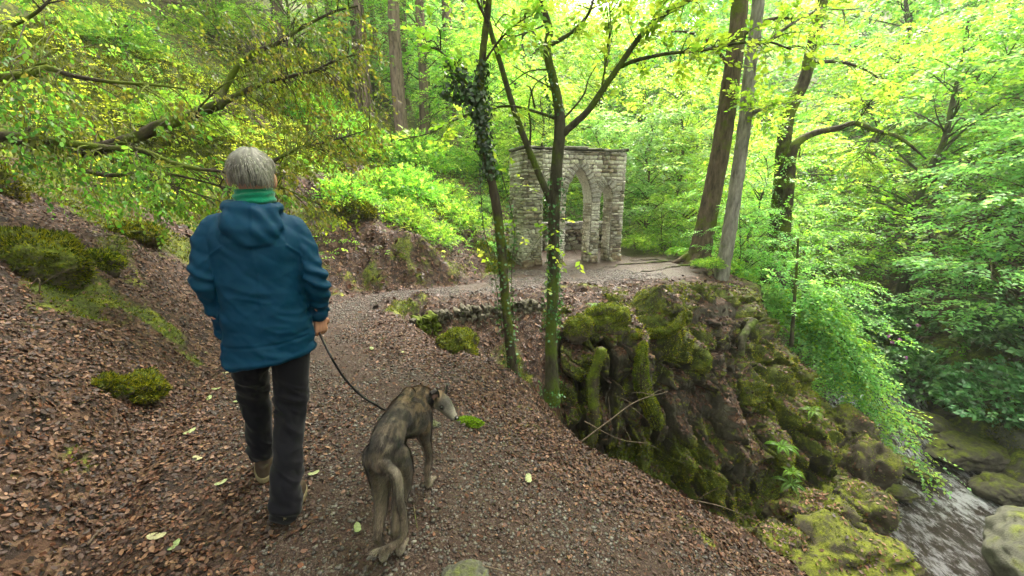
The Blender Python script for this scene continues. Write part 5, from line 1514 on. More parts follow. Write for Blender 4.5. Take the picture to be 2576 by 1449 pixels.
# right bank
for x, y, T, s, nm, lb in (
    (12.6, 9.5, T_B, 1.0, "woodland_tree", "pale blue-green tree leaning over the stream pool"), (13.2, 13, T_G, 1.0, "woodland_tree", "green tree across the stream behind the crooked limb"),
    (11.5, 17, T_Y, 1.0, "woodland_tree", "yellow-green tree across the stream behind the mossy pair"), (16, 8.0, T_B, 1.25, "woodland_tree", "large pale tree on the opposite bank"),
    (17, 13, T_B, 1.2, "woodland_tree", "large pale tree higher on the opposite bank"), (16.5, 19, T_Y, 1.2, "woodland_tree", "tall yellow-green tree across the valley"),
    (21, 9, T_G, 1.3, "woodland_tree", "green tree on the upper opposite bank"), (22, 16, T_X, 1.0, "woodland_tree", "broad tree high across the valley"), (21, 24, T_X, 1.1, "woodland_tree", "broad tree on the opposite slope"),
    (28, 12, T_X, 1.2, "woodland_tree", "broad tree near the opposite ridge"), (29, 22, T_X, 1.2, "woodland_tree", "broad tree on the opposite ridge"), (27, 34, T_X, 1.3, "woodland_tree", "broad tree far along the opposite ridge"),
    (35, 17, T_X, 1.3, "woodland_tree", "highest broad tree on the opposite ridge"), (15, 27, T_X, 1.0, "woodland_tree", "broad tree in the valley past the mossy pair"), (38, 30, T_X, 1.4, "woodland_tree", "far high tree across the valley"),
    (9.6, 21, T_G, .9, "woodland_tree", "green tree by the upper stream"), (19, 5.0, T_B, 1.1, "woodland_tree", "pale-leaved tree at the shaded bank on the far right"), (25, 4, T_X, 1.1, "woodland_tree", "broad tree above the shaded bank")):
    bg(T, (x, y), s, nm, lb, G_R)
# unseen tall beeches added above the frame to shade the near path
for x, y, s_, lb in ((-5.5, -2.2, 1.15, "tall beech roofing the near path from the left, mostly out of view"), (4.8, -6.0, 1.2, "tall beech roofing the near path from the right, mostly out of view"), (-.8, -5.2, 1.15, "tall beech added for shade behind the near path, mostly out of view"), (-7.0, -.2, 1.1, "tall beech added for shade above the near left bank, mostly out of view"), (9.0, -4.5, 1.1, "tall beech added for shade above the mouth of the gully, mostly out of view")):
    bg(T_D, (x, y), s_, "roofing_beech", lb, "tall beeches added to shade the near path")
# young layered beeches below the platform
for x, y, T, s, lb in ((6.1, 10.3, T_S, 1.15, "young beech with flat leaf layers below the grey-barked tree"), (7.0, 9.0, T_S, .95, "young layered beech beside the rock face above the stream"),
                        (5.7, 12.0, T_S2, 1.1, "bright young tree behind the grey-barked trunk"), (8.0, 11.8, T_S, 1.2, "young beech behind the thin dark sapling"), (7.2, 13.2, T_S2, 1.2, "bright young tree between the mossy pair"),
                        (4.4, 11.6, T_S2, .62, "small bright tree at the foot of the arch's far end"), (9.6, 13.5, T_S, 1.4, "young layered beech by the upper stream"), (5.3, 9.2, T_S, .6, "low young beech on the rim next to the grey trunk")):
    bg(T, (x, y), s, "young_beech", lb, "young layered trees below the path")
# ================================================================== ground cover
def camdist(P): return np.linalg.norm(P - np.array([0, 0, 1.5]), axis=1)
LIT = np.array([(.066, .027, .013), (.105, .048, .025), (.038, .015, .008), (.17, .090, .050), (.022, .010, .006), (.092, .033, .014), (.055, .027, .016)])
def litter(n, x0, x1, y0, y1, size, keepf, name, label):
    x = RNG.uniform(x0, x1, n); y = RNG.uniform(y0, y1, n)
    k = RNG.uniform(0, 1, n) < keepf(x, y); x, y = x[k], y[k]; n = len(x)
    z = height(x, y); N = hn(x, y)
    D = rnd_unit(n); D = norm(D - N * np.sum(D * N, 1, keepdims=True))
    D = norm(D + N * RNG.normal(size=(n, 1)) * .30); NN = norm(N + RNG.normal(size=(n, 3)) * .35)
    sz = size * RNG.uniform(.55, 1.3, n)
    P = np.stack([x, y, z], 1) + N * RNG.uniform(.003, .014, n)[:, None] - D * sz[:, None] * .5
    V, F = leafquads6(P, D, NN, sz, sz * RNG.uniform(.45, .75, n), RNG.uniform(-.10, .16, n)[:, None], RNG.uniform(-.1, .3, n)[:, None])
    return V, F, np.repeat(LIT[RNG.integers(0, len(LIT), n)] * RNG.uniform(.5, 1.3, (n, 1)), 6, 0)
def mossf(x, y):
    m = masks(x, y, np.zeros_like(x)); return m
def k_bank(x, y):
    m = masks(x, y, np.zeros_like(x)); d = rimdist(x, y)
    r = np.hypot(x, y)
    e = 1 - m['path']
    return np.clip((e * .9 + .06) * (1 - .88 * ss(.35, .6, m['moss'])) * (.35 + .65 * (d > -.9)) * np.clip(3.4 / r, .12, 1) ** 1.2, 0, 1)
acc = Acc()
acc.add(*litter(430000, -7, 3.4, .5, 9, .026, lambda x, y: k_bank(x, y) * (.75 + .5 * (fbm(xyz(x * 1.6, y * 1.6), 3, 131) > 0)), "", ""))
acc.add(*litter(90000, -3, 3.2, .6, 6, .013, lambda x, y: np.clip(.2 + .9 * fbm(xyz(x * 1.2, y * 1.2), 3, 132), 0, 1) * np.clip(3 / np.hypot(x, y), .1, 1), "", ""))
acc.add(*litter(50000, -12, 6, 5, 18, .085, lambda x, y: np.clip((1 - masks(x, y, np.zeros_like(x))['path']) * (1 - .9 * ss(.35, .6, masks(x, y, np.zeros_like(x))['moss'])) * .8, 0, 1), "", ""))
# litter on the ledges of the rock face
fi = RNG.integers(0, len(CL_P), 90000); up = CL_N[fi][:, 2]
fi = fi[(up > .66) & (CL_M['moss'][fi] < .62) & (RNG.uniform(0, 1, len(fi)) < .8)]; n = len(fi)
N = CL_N[fi]; D = rnd_unit(n); D = norm(D - N * np.sum(D * N, 1, keepdims=True) + N * RNG.normal(size=(n, 1)) * .3)
sz = .055 * RNG.uniform(.5, 1.3, n); V, F = leafquads(CL_P[fi] + N * .01 - D * sz[:, None] * .5, D, N + RNG.normal(size=(n, 3)) * .35, sz, sz * .6, .06)
acc.add(V, F, np.repeat(LIT[RNG.integers(0, len(LIT), n)] * RNG.uniform(.5, 1.3, (n, 1)), 4, 0))
o = link("leaf_litter", acc.mesh("leaf_litter", False), M_LITTER); tag(o, "brown fallen beech leaves covering banks and path edges", "leaf litter", kind='stuff')

# gravel on the path
n = 80000
y = .7 + 8.0 * RNG.uniform(0, 1, n) ** 1.8; x = RNG.uniform(-3, 3.2, n)
m = masks(x, y, np.zeros_like(x)); k = (m['path'] > .25) & (RNG.uniform(0, 1, n) < .25 + .75 * m['path']) & (fbm(xyz(x * 1.4, y * 1.4), 3, 141) > -.25 + .0 * x)
x, y = x[k], y[k]; n = len(x)
V0, F0 = ICO[0]
sz = .0030 + .0075 * RNG.uniform(0, 1, n) ** 3.2 + .0012 * y
R = np.stack([sz * RNG.uniform(.8, 1.5, n), sz * RNG.uniform(.8, 1.3, n), sz * RNG.uniform(.4, .8, n)], 1)
a = RNG.uniform(0, 6.28, n)
V = V0[None] * R[:, None]; V = V + RNG.normal(size=V.shape) * sz[:, None, None] * .14
c, s = np.cos(a)[:, None], np.sin(a)[:, None]
V = np.stack([V[..., 0] * c - V[..., 1] * s, V[..., 0] * s + V[..., 1] * c, V[..., 2]], -1) + np.stack([x, y, height(x, y) + sz * .15], 1)[:, None]
F = (F0[None] + 12 * np.arange(n)[:, None, None]).reshape(-1, 3)
GC = np.array([(.060, .050, .040), (.088, .076, .062), (.036, .029, .022), (.080, .050, .034), (.16, .148, .125), (.056, .031, .020), (.07, .062, .050)])
cc = np.repeat(GC[RNG.integers(0, len(GC), n)] * RNG.uniform(.5, 1.15, (n, 1)), 12, 0)
acc = Acc(); acc.add(V.reshape(-1, 3), F, cc)
o = link("gravel", acc.mesh("gravel", False), M_GRAVEL); tag(o, "grey and brown gravel scattered over the footpath", "gravel", kind='stuff')

# moss: short tufts on moss-covered ground, boulders and rock
MOC = np.array([(.095, .135, .010), (.055, .090, .008), (.18, .21, .012), (.028, .050, .006), (.26, .26, .02)])
def tufts(acc, P, N, size, cols=MOC, per=3):
    n = len(P); P = np.repeat(P, per, 0) + RNG.normal(size=(n * per, 3)) * size * .4; N = np.repeat(N, per, 0)
    D = norm(N + RNG.normal(size=(n * per, 3)) * .55 + [0, 0, .15]); s_ = norm(np.cross(D, rnd_unit(n * per)))
    L = size * RNG.uniform(.5, 1.5, n * per)
    V = np.stack([P - s_ * L[:, None] * .20 - N * size * .2, P + s_ * L[:, None] * .20 - N * size * .2, P + D * L[:, None]], 1).reshape(-1, 3)
    g = .5 + .5 * fbm(P * 2.2, 2, 151)
    ci = np.clip((g * len(cols) + RNG.normal(size=len(g)) * .8).astype(int), 0, len(cols) - 1)
    acc.add(V, np.arange(len(V)).reshape(-1, 3), np.repeat(cols[ci] * RNG.uniform(.6, 1.4, (n * per, 1)), 3, 0))
acc = Acc()
n = 330000; r = RNG.uniform(0, 1, n)
x = RNG.uniform(-9, 3.2, n); y = .6 + 11 * r ** 1.35
m = masks(x, y, np.zeros_like(x)); e = fbm(xyz(x * 5, y * 5, height(x, y) * 5), 4, 152)
k = (m['moss'] + .3 * e > .50) & (m['path'] < .3) & ((x < xb(y)) | (rimdist(x, y) < .4)); x, y = x[k], y[k]
dist = np.hypot(x, y)
zz = height(x, y); hh = hn(x, y)
for a_, b_ in ((0, 3), (3, 5), (5, 8), (8, 20)):
    q_ = (dist >= a_) & (dist < b_); tufts(acc, np.stack([x, y, zz], 1)[q_], hh[q_], {0: .010, 3: .014, 5: .020, 8: .03}[a_], per=4)
fi = RNG.integers(0, len(CL_P), 130000); fi = fi[CL_M['moss'][fi] + .2 * fbm(CL_P[fi] * 5, 3, 153) > .52]
tufts(acc, CL_P[fi], CL_N[fi], .022, MOC * (1.55, 1.45, 1.2), per=2)
o = link("moss_cover", acc.mesh("moss_cover", False), M_MOSSTUFT); tag(o, "thick green and yellow moss over banks and rock", "moss", kind='stuff')

# ---- rocks
def rock_mesh(name, r, seed, rough=.25, sub=4, flat=1.0, mossy=.5, litter_c=None, col=(.20, .18, .14)):
    V, F = ICO[sub]; r = np.asarray(r, float)
    d = V.copy(); nn = 1.5 * fbm(d * 1.15 + seed, 4, seed); n2 = fbm(d * 5 + seed, 3, seed + 1); blk = np.floor(vnoise(d * 2.2 + seed, seed) * 3) / 3
    a1, a2, ar, ao = worley(d * 1.9 + seed * 3.7, seed); fac = min(1, rough / .25) * .16 * (ar[:, 0] - .5) + min(1, rough / .25) * (.35 * np.sum(ao * (ar - .5), 1) * .5 - .06 * np.exp(-(a2 - a1) / .07))
    P = d * (1 + rough * (nn + .3 * blk) + .05 * n2 + fac)[:, None] * r
    return P, F
def rock_mat(name, moss_bias, col, mossc=(.16, .20, .014)):
    s = NT(name); tc = s.n("TexCoord"); g = s.n("NewGeometry")
    sx = s.n("SeparateXYZ"); s.l(g.outputs['Normal'], sx.inputs[0])
    n1 = s.noise(3, 7, .7, tc.outputs['Object']); n2 = s.noise(45, 4, .7, tc.outputs['Object'])
    rk = s.ramp(n1.outputs[0], [(.3, tuple(x * .3 for x in col)), (.55, col), (.75, tuple(min(1, x * 1.7) for x in col))])
    mk = s.math('ADD', s.math('ADD', s.math('MULTIPLY', sx.outputs[2], .35), s.math('MULTIPLY', n1.outputs[0], .9)), moss_bias)
    mk = s.ramp(mk, [(.55, (0, 0, 0)), (.68, (1, 1, 1))]).outputs[0]
    mc = s.mix(n2.outputs[0], tuple(x * .35 for x in mossc), tuple(x * 1.8 for x in mossc))
    n4 = s.noise(9, 5, .7, tc.outputs['Object'])
    mc = s.mix(s.ramp(n4.outputs[0], [(.40, (0, 0, 0)), (.60, (1, 1, 1))]).outputs[0], mc, (.038, .040, .010))
    s.bsdf(s.mix(mk, rk.outputs[0], mc), .85, .2, s.bump(s.math('ADD', n1.outputs[0], n2.outputs[0]), .8, .02))
    return s.m
M_CRAG = rock_mat("crag_rock", -.07, (.085, .07, .05), (.11, .125, .011)); M_ROCKMOSS = rock_mat("mossy_rock", .12, (.13, .11, .08), (.09, .115, .010)); M_ROCK = rock_mat("bare_rock", -.16, (.24, .22, .18)); M_ROCKDARK = rock_mat("dark_wet_rock", -.12, (.09, .08, .06), (.10, .12, .015))
M_ROCKPALE = rock_mat("pale_boulder", -.14, (.13, .13, .10), (.12, .14, .03))
def rock(loc, r, seed, m, label, cat="boulder", name="boulder", rz=0, moss=True, tuft=.02, ntuft=0, rough=.25, group=None, tc=None):
    P, F = rock_mesh(name, r, seed, rough)
    o = link(name, mesh_np(name, P, F), m); o.location = tuple(loc); o.rotation_euler = (0, 0, rz); tag(o, label, cat, group)
    if ntuft:
        i = RNG.integers(0, len(P), ntuft); N = norm(P / np.asarray(r)); up = N[:, 2] + .4 * fbm(P * 6, 3, seed)
        i = i[up[i] > (.25 if m is M_CRAG else -.35)]; a_ = Acc(); tufts(a_, P[i], N[i], tuft, (MOC if tc is None else tc), per=3)
        link("moss", a_.mesh("moss", False), M_MOSSTUFT, o)['kind'] = 'stuff'
    return o
def on(u, v, sink=0):
    p = hit(u, v); return np.array([p[0], p[1], H1(p[0], p[1]) - sink])
def cliffhit(u, v):
    a, b = W(u, v, d=1.0), np.array([0, 0, 1.5]); d = norm(a - b)
    w = CL_P - b; t = w @ d; e = np.linalg.norm(w - t[:, None] * d, axis=1); c = np.where(e < .06)[0]
    return CL_P[c[np.argmin(t[c])]] if len(c) else hit(u, v)
rock(W(1155, 875, y=4.35), (.26, .22, .27), 11, M_ROCKMOSS, "rounded mossy stone on the near rim at the head of the gully", ntuft=5000, tuft=.016)
rock(cliffhit(1530, 800) + [0, -.02, .02], (.36, .26, .25), 12, M_ROCKMOSS, "bright green mossy hump on top of the rock face", ntuft=7000, tuft=.018)
rock(cliffhit(1455, 830) + [0, 0, 0], (.20, .17, .22), 13, M_ROCKMOSS, "small mossy knob left of the bright green hump", ntuft=3000, tuft=.018)
rock(on(350, 1010, .0), (.17, .12, .12), 14, M_ROCKMOSS, "dark mossy stump-like rock at the foot of the left bank", ntuft=5000, tuft=.014, rough=.55)
rock(on(270, 985, .02), (.12, .10, .09), 24, M_ROCKMOSS, "lower mossy lump joined to the stump-like rock", ntuft=3000, tuft=.014, rough=.5)
rock(on(60, 640, .12) , (.40, .30, .26), 15, M_ROCKMOSS, "large moss-covered boulder at the left edge of the bank", ntuft=7000, tuft=.022)
rock(on(330, 600, .04), (.30, .24, .16), 16, M_ROCKMOSS, "flat-topped mossy rock on the slope behind the person's shoulder", ntuft=5000, tuft=.02)
rock(on(-30, 470, .1), (.20, .25, .34), 17, M_ROCKMOSS, "tall mossy rock at the left border under the boughs", ntuft=4000, tuft=.022)
rock(on(250, 675, .02), (.17, .15, .12), 18, M_ROCKMOSS, "small mossy stone below the flat-topped mossy rock", ntuft=2500, tuft=.018)
rock(on(895, 530, .05), (.36, .3, .26), 19, M_ROCKMOSS, "dark mossy boulder on the slope above the path bend", ntuft=3500, tuft=.03)
p = W(1175, 1450, z=.0); rock(p + [0, 0, -.02], (.10, .08, .06), 20, M_ROCKPALE, "pale lichen-covered stone half sunk in the path at the bottom edge", "stone", "path_stone", rough=.15)
p = W(1092, 1070, z=.0); rock(p, (.045, .035, .03), 31, M_ROCKPALE, "small grey stone on the path under the dog's muzzle", "stone", "path_stone")
p = W(1180, 1062, z=-.02); o = rock(p, (.085, .045, .022), 33, M_ROCKMOSS, "bright green moss cushion on the path beyond the dog's nose", "moss cushion", "moss_cushion", rz=-.3, ntuft=1500, tuft=.010, tc=np.array([(.20, .34, .02), (.26, .40, .03), (.15, .27, .015)]))
# stream boulders
rock(W(2770, 1455, z=-3.8), (1.25, 1.1, .70), 21, M_ROCKPALE, "large pale boulder on the far side of the stream at the right border", rough=.12)
rock(W(2590, 1130, y=7.6), (.85, .8, .75), 22, M_ROCKPALE, "yellow-green mossy boulder above the pale boulder", ntuft=6000, tuft=.04)
for k, (u, v, r, lb) in enumerate(((2330, 1080, (.55, .5, .32), "grey boulder under the overhanging leaves upstream"), (2430, 1130, (.9, .5, .28), "long dark ledge at the back of the pool"), (2520, 1235, (.45, .4, .25), "dark wedge of rock beside the pale boulder"),
                                (2200, 1150, (.8, .35, .22), "dark wet ledge the water slides over"), (2150, 1015, (.35, .3, .25), "small boulder at the top of the rapids"), (2300, 1180, (.5, .3, .12), "flat wet slab in mid stream"), (2480, 1080, (.8, .6, .4), "shadowed rock under the dark bushes"), (2240, 1235, (.4, .25, .12), "low brown slab just below the ledge"))):
    rock(W(u, v, z=-4.2 + .15 * (v < 1160)), r, 40 + k, M_ROCKDARK, lb, rz=.4 * k, rough=.3)
# mossy crags of the lower shelf
for k, (u, v, z, r, lb) in enumerate(((2090, 1400, -3.15, (.85, .65, .35), "broad flat mossy rock at the bottom of the gully"), (2150, 1290, -3.3, (.45, .45, .45), "upright mossy crag beside the stream"), (2180, 1430, -3.45, (.5, .45, .45), "yellow-mossed crag at the lower edge by the water"),
                                   (2050, 1300, -3.1, (.5, .4, .35), "dark mossy rock at the foot of the rock face"), (2160, 1180, -3.3, (.45, .4, .5), "mossy step above the stream ledge"), (2225, 1480, -3.6, (.5, .4, .4), "lowest yellow-mossed crag above the pool"), (2000, 1390, -3.2, (.45, .4, .3), "leaf-strewn rock in the mouth of the gully"), (2120, 1095, -3.0, (.45, .45, .5), "bright mossy shoulder at the end of the rock face"))):
    rock(W(u, v, z=z), r, 60 + k, M_CRAG, lb, rz=k, ntuft=2600, tuft=.022, rough=.42)
# leaves lying on the shelf crags
acc = Acc(); bpy.context.view_layer.update()
for o in [o for o in bpy.data.objects if o.data is not None and o.type == 'MESH' and o.data.materials and o.data.materials[0] == M_CRAG]:
    V = np.array([v.co[:] for v in o.data.vertices]); N = np.array([v.normal[:] for v in o.data.vertices]); M3 = np.array(o.matrix_world)
    V = V @ M3[:3, :3].T + M3[:3, 3]; N = N @ M3[:3, :3].T
    i = RNG.integers(0, len(V), 1500); i = i[(N[i, 2] > .15) & (fbm(V[i] * 2.5, 3, 161) > .02)]; n = len(i)
    D = rnd_unit(n); D = norm(D - N[i] * np.sum(D * N[i], 1, keepdims=True)); sz = .055 * RNG.uniform(.5, 1.2, n)
    a, b = leafquads6(V[i] + N[i] * .015 - D * sz[:, None] * .5, D, N[i] + RNG.normal(size=(n, 3)) * .3, sz, sz * .6, .06)
    acc.add(a, b, np.repeat(LIT[RNG.integers(0, len(LIT), n)] * RNG.uniform(.7, 1.6, (n, 1)), 6, 0))
o = link("crag_litter", acc.mesh("crag_litter", False), M_LITTER); tag(o, "brown leaves caught on the crags beside the stream", "leaf litter", kind='stuff')
# moss-wrapped hanging roots and stump on the rock face
acc = Acc(); iv = Acc()
def rooty(pts, R, name, label, nt, yoff=-.12, seed=0, m=None):
    P = np.array([cliffhit(u, v) for u, v in pts]); P[:, 1] = np.minimum(P[:, 1], P[:, 1].mean() + .15) + yoff
    V, F = tube(P, R, 16, rough=.3, n=60, seed=seed)
    o = link(name, mesh_np(name, V - P[0], F), m or M_BARK_MOSSY); o.location = tuple(P[0]); tag(o, label, "root")
    if nt:
        i = RNG.integers(0, len(V), nt); a_ = Acc(); N = norm(V - spline(P, 60)[np.minimum(np.arange(len(V)) // 16, 59)]); tufts(a_, V[i] - P[0], N[i], .02, per=3); link("moss", a_.mesh("moss", False), M_MOSSTUFT, o)['kind'] = 'stuff'
rooty([(1606, 850), (1600, 890), (1618, 960), (1638, 1040), (1645, 1075)], [.04, .07, .105, .10, .06], "mossy_root", "thick bright moss-wrapped root hanging down the rock face", 5000, seed=1)
rooty([(1590, 825), (1640, 835), (1690, 815), (1720, 790)], [.06, .07, .07, .04], "mossy_root", "moss-covered root lying along the top of the rock face", 3500, seed=2)
rooty([(1500, 850), (1490, 960), (1500, 1060), (1480, 1150)], [.07, .08, .07, .04], "old_root", "grey-green fibrous root running down the left side of the rock face", 900, seed=3)
rooty([(1880, 790), (1868, 840), (1850, 880)], [.07, .06, .05], "old_root", "short dark root stub under the grey-barked tree", 0, seed=4, m=M_BARK_DARK)

# ---- bare sticks
def stick(pts, r, label, m=M_TWIG, side=0, name="dead_branch", fixed=None):
    P = np.array(pts); a_ = Acc(); a_.add(*tube(P, np.linspace(r, r * .35, len(P)), 7, n=30, rough=.15))
    for k in range(side):
        o, t = along(P, 1, .3, .9); d = norm(RNG.normal(size=3) + t[0] * .6); a_.add(*tube([o[0], o[0] + d * .12, o[0] + d * .25 + [0, 0, -.03]], [r * .5, r * .35, r * .15], 5, n=6))
    a_.V = [v - P[0] for v in a_.V]
    o = link(name, a_.mesh(name), m); o.location = tuple(P[0]); tag(o, label, "branch")
stick([W(1450, 1120, y=3.2), W(1530, 1060, y=3.4), W(1600, 1010, y=3.7), W(1680, 985, y=4.0)], .008, "bare forked branch sticking up over the gully", side=5)
stick([W(1380, 1130, y=3.1), W(1500, 1190, y=2.9), W(1580, 1190, y=2.9)], .007, "bare twig lying across the near rim of the gully", side=3)
stick([W(1680, 1250, y=2.5), W(1800, 1270, y=2.5), W(1905, 1310, y=2.45)], .006, "thin grey stick along the crumbling path edge", side=1)
stick([W(1470, 1060, y=3.6), W(1560, 1105, y=3.6), W(1640, 1115, y=3.7)], .006, "thin dead branch low in the gully", side=3)
a = W(0, 1420, z=.25); b = W(270, 1245, z=.1); stick([W(20, 1425, y=1.6), W(140, 1340, y=1.7), W(262, 1262, y=1.75)], .006, "long thin twig on the leaf litter at the bottom left corner", side=1)
p = [W(222, 1368, z=.03), W(245, 1340, z=.03), W(266, 1322, z=.03)]; stick(p, .006, "short pale peeled stick on the path edge at the lower left")
stick([W(85, 775, y=2.75), W(100, 730, y=2.7), W(96, 700, y=2.7), W(60, 745, y=2.65)], .007, "small grey twig on the big mossy boulder", side=1)
stick([W(1200, 1420, z=.01), W(1250, 1432, z=.01), W(1310, 1450, z=.01)], .005, "dark twig beside the pale stone at the bottom edge")
stick([W(1040, 1270, z=.01), W(1050, 1330, z=.01)], .003, "slim straw-coloured twig on the path right of the dog")

# ---- pale fallen leaves on the path, one by one
lp = [(557, 1217), (398, 1362), (440, 1378), (790, 1195), (500, 1165), (527, 1015), (545, 985), (570, 940), (935, 870), (1012, 880), (520, 905), (600, 1010), (1330, 1150), (1010, 1140), (900, 1330), (480, 1100)]
for k, (u, v) in enumerate(lp):
    p = W(u, v, z=.0); p[2] = H1(p[0], p[1]) + .012
    rg = np.random.default_rng(k); a_ = rg.uniform(0, 6.28); L = .026 + .014 * rg.random() 
    th = np.linspace(0, 2 * np.pi, 17)[:-1]; rr = L * (.62 + .38 * np.abs(np.cos(th)) ** 1.5); X = rr * np.cos(th); Yv = rr * np.sin(th) * .72
    V = np.stack([X * math.cos(a_) - Yv * math.sin(a_), X * math.sin(a_) + Yv * math.cos(a_), .004 * np.cos(2 * th) + .003 * rg.random(16)], 1); V = np.concatenate([V, [[0, 0, .004]]])
    F = np.array([(i, (i + 1) % 16, 16) for i in range(16)])
    A_ = Acc(); A_.add(V, F, np.array([(.26, .29, .13), (.30, .28, .15), (.20, .25, .10)][k % 3]))
    place_words = ["in the middle of the path behind the boots", "at the lower left of the path", "just right of the lower-left pale leaf", "between the person's feet and the dog", "left of the far boot", "by the foot of the mossy stump-like rock", "near the jacket hem on the left",
                   "just below the jacket's left corner", "by the lead where it bends", "near the mossy rim stone", "against the bank foot", "left of the far trouser leg", "out on the gully side of the path", "above the dog's rump", "between the boots and the dog's hind feet", "at the foot of the left bank"]
    o = link("fallen_leaf", A_.mesh("fallen_leaf", False), M_LITTER); o.location = tuple(p); tag(o, "pale green fallen leaf " + place_words[k], "leaf", "pale fallen leaves on the path")

# ---- ferns
def fern_mesh(n=7, L=.42, seed=0, col=(.14, .27, .03)):
    rg = np.random.default_rng(seed); a_ = Acc(); c = np.array(col)
    for k in range(n):
        az = k * 6.283 / n + rg.uniform(-.3, .3); l = L * rg.uniform(.7, 1.15); el = rg.uniform(.5, .9)
        t = np.linspace(0, 1, 36); d = np.array([math.cos(az), math.sin(az), 0])
        P = d * (l * t * math.cos(el * .6))[:, None] + np.array([0, 0, 1.]) * (l * (t * math.sin(el) - .75 * t ** 2.2))[:, None]
        a_.add(*tube(P, .0022, 4, cap=False), c * .6)
        T = norm(np.gradient(P, axis=0)); S = np.cross(T, [0, 0, 1.]); S = norm(S); w = l * .24 * np.sin(np.pi * np.clip(t * .93 + .07, 0, 1)) ** .8 * (1 - t * .3)
        for sg in (-1, 1):
            D = S * sg + T * .45 - np.array([0, 0, .18]); N = np.cross(T, S) * -1
            V, F = leafquads(P[2:], D[2:], N[2:], w[2:], np.full(34, l * .022), .02, .1)
            a_.add(V, F, np.repeat(c * rg.uniform(.8, 1.25, (34, 1)), 4, 0))
    return a_.mesh("fern", False)
FERN = [fern_mesh(8, .42, 1), fern_mesh(6, .36, 2, (.11, .24, .04)), fern_mesh(9, .45, 3, (.17, .30, .03))]
def cl(u, v, o=.05): p = cliffhit(u, v); return p + np.array([0, -o, .02])
fl = [(cl(1960, 1115), .9, "bright fern on a ledge of the rock face"), (cl(1975, 1210), 1.1, "large bright fern low on the rock face"), (cl(1990, 1195), .7, "small fern tucked behind the large bright fern"), (cl(2045, 1040), .8, "fern at the outer shoulder of the rock face"),
      (on(985, 765), .45, "small fern at the start of the gully rim"), (W(540, 560, y=4.2), .7, "long-fronded fern beside the person's shoulder"), (cl(1490, 765), .7, "tuft of fresh fronds behind the green hump"), (on(1240, 560), 1.0, "fern beside the ivy tree on the path bank"), (on(1060, 600), .9, "fern in the undergrowth above the path bend"),
      (on(860, 450), 1.1, "fern on the slope right of the person's head"), (on(920, 400), 1.2, "fern higher on the slope under the hanging leaves"), (on(1120, 545), 1.1, "glossy fern clump on the bank before the arch")]
for k, (p, s, lb) in enumerate(fl):
    o = link("fern", FERN[k % 3], M_LEAF); o.location = tuple(p); o.rotation_euler = (0, 0, k * 1.3); o.scale = (s * .72,) * 3; tag(o, lb, "fern", "ferns on bank and rock")

# ---- shrubs
def shrub_mesh(name, R, n, K, size, cols, seed, thick=.5, L=.22):
    global RNG
    sv = RNG; RNG = np.random.default_rng(seed + 300); cr, st = Acc(), Acc()
    d = rnd_unit(n); d[:, 2] = np.abs(d[:, 2]) * .9
    g = 1 + .35 * fbm(d * 2.2, 3, seed)
    P = d * R * (RNG.uniform(.15, 1, n) ** .45 * g)[:, None] * [1, 1, .85]
    sprays(cr, P, d + RNG.normal(size=(n, 3)) * .5, np.array([0, 0, 1.]) + RNG.normal(size=(n, 3)) * .5, L * RNG.uniform(.6, 1.3, n), K, size, cols)
    for k in range(12): a = RNG.uniform(0, 6.28); st.add(*tube([(0, 0, -.1), (math.cos(a) * R * .3, math.sin(a) * R * .3, R * .4), (math.cos(a) * R * .75, math.sin(a) * R * .75, R * .6)], [.02, .012, .004], 5, n=8))
    RNG = sv
    return cr.mesh(name + "_foliage", False), st.mesh(name + "_stem")
S1 = shrub_mesh("bilberry", .55, 900, 7, .035, np.concatenate([YEL, GRN]), 1, L=.12); S2 = shrub_mesh("green_shrub", .7, 800, 7, .05, np.concatenate([YEL, GRN]), 2, L=.16); S3 = shrub_mesh("rhododendron", 1.2, 900, 7, .11, RHO, 3, L=.14); S4 = shrub_mesh("bramble", .6, 600, 7, .06, BLU, 4, L=.18)
def shrub(T, p, s, name, label, m=M_LEAF, group="low shrubs on the banks"):
    t = thing(name, label, "shrub", tuple(p), RNG.uniform(0, 6.28), group, s); link("foliage", T[0], m, t); link("stem", T[1], M_TWIG, t)
k = 0
for (u, v, T, s, lb) in ((1010, 560, S2, .9, "rounded shrub on the bank above the path bend"), (1090, 600, S1, .9, "bright low shrub beside the path before the arch"), (1160, 570, S2, 1.0, "bushy shrub left of the ivy tree"), (1210, 520, S4, .8, "pale-leaved shrub behind the ivy tree"),
                         (1120, 500, S1, 1.3, "bright shrub halfway up the bank"), (1030, 490, S2, 1.3, "wide shrub below the pines"), (950, 480, S1, 1.3, "bright shrub under the hanging olive leaves"), (870, 500, S2, .9, "shrub on the slope right of the person's head"), (1210, 440, S2, 1.4, "shrub under the pines next to the ivy stem"),
                         (1130, 430, S1, 1.7, "yellow-green shrub at the foot of the last pine"), (1050, 420, S2, 1.7, "big shrub at the foot of the pines"), (960, 400, S1, 1.7, "yellow-green shrub below the thickest pine"), (880, 380, S2, 1.6, "shrub behind the dark hanging leaves"), (800, 430, S1, 1.0, "low shrub behind the person's ear"), (800, 330, S2, 1.7, "shrub on the upper slope behind the boughs"), 
                         (1240, 620, S4, .5, "small pale plant at the deep pier's foot"), (700, 260, S1, 2.0, "yellow-green patch of shrub high on the slope"), (560, 120, S2, 2.2, "shrub near the skyline of the slope"), (300, 120, S1, 1.6, "bright shrub on the upper mossy slope"), (480, 330, S2, 1.0, "shrub behind the forked bough"), (1255, 480, S1, 1.3, "bright shrub between the ivy tree and the arch")):
    p = on(u, v, .1); shrub(T, p, s, "low_shrub", lb)
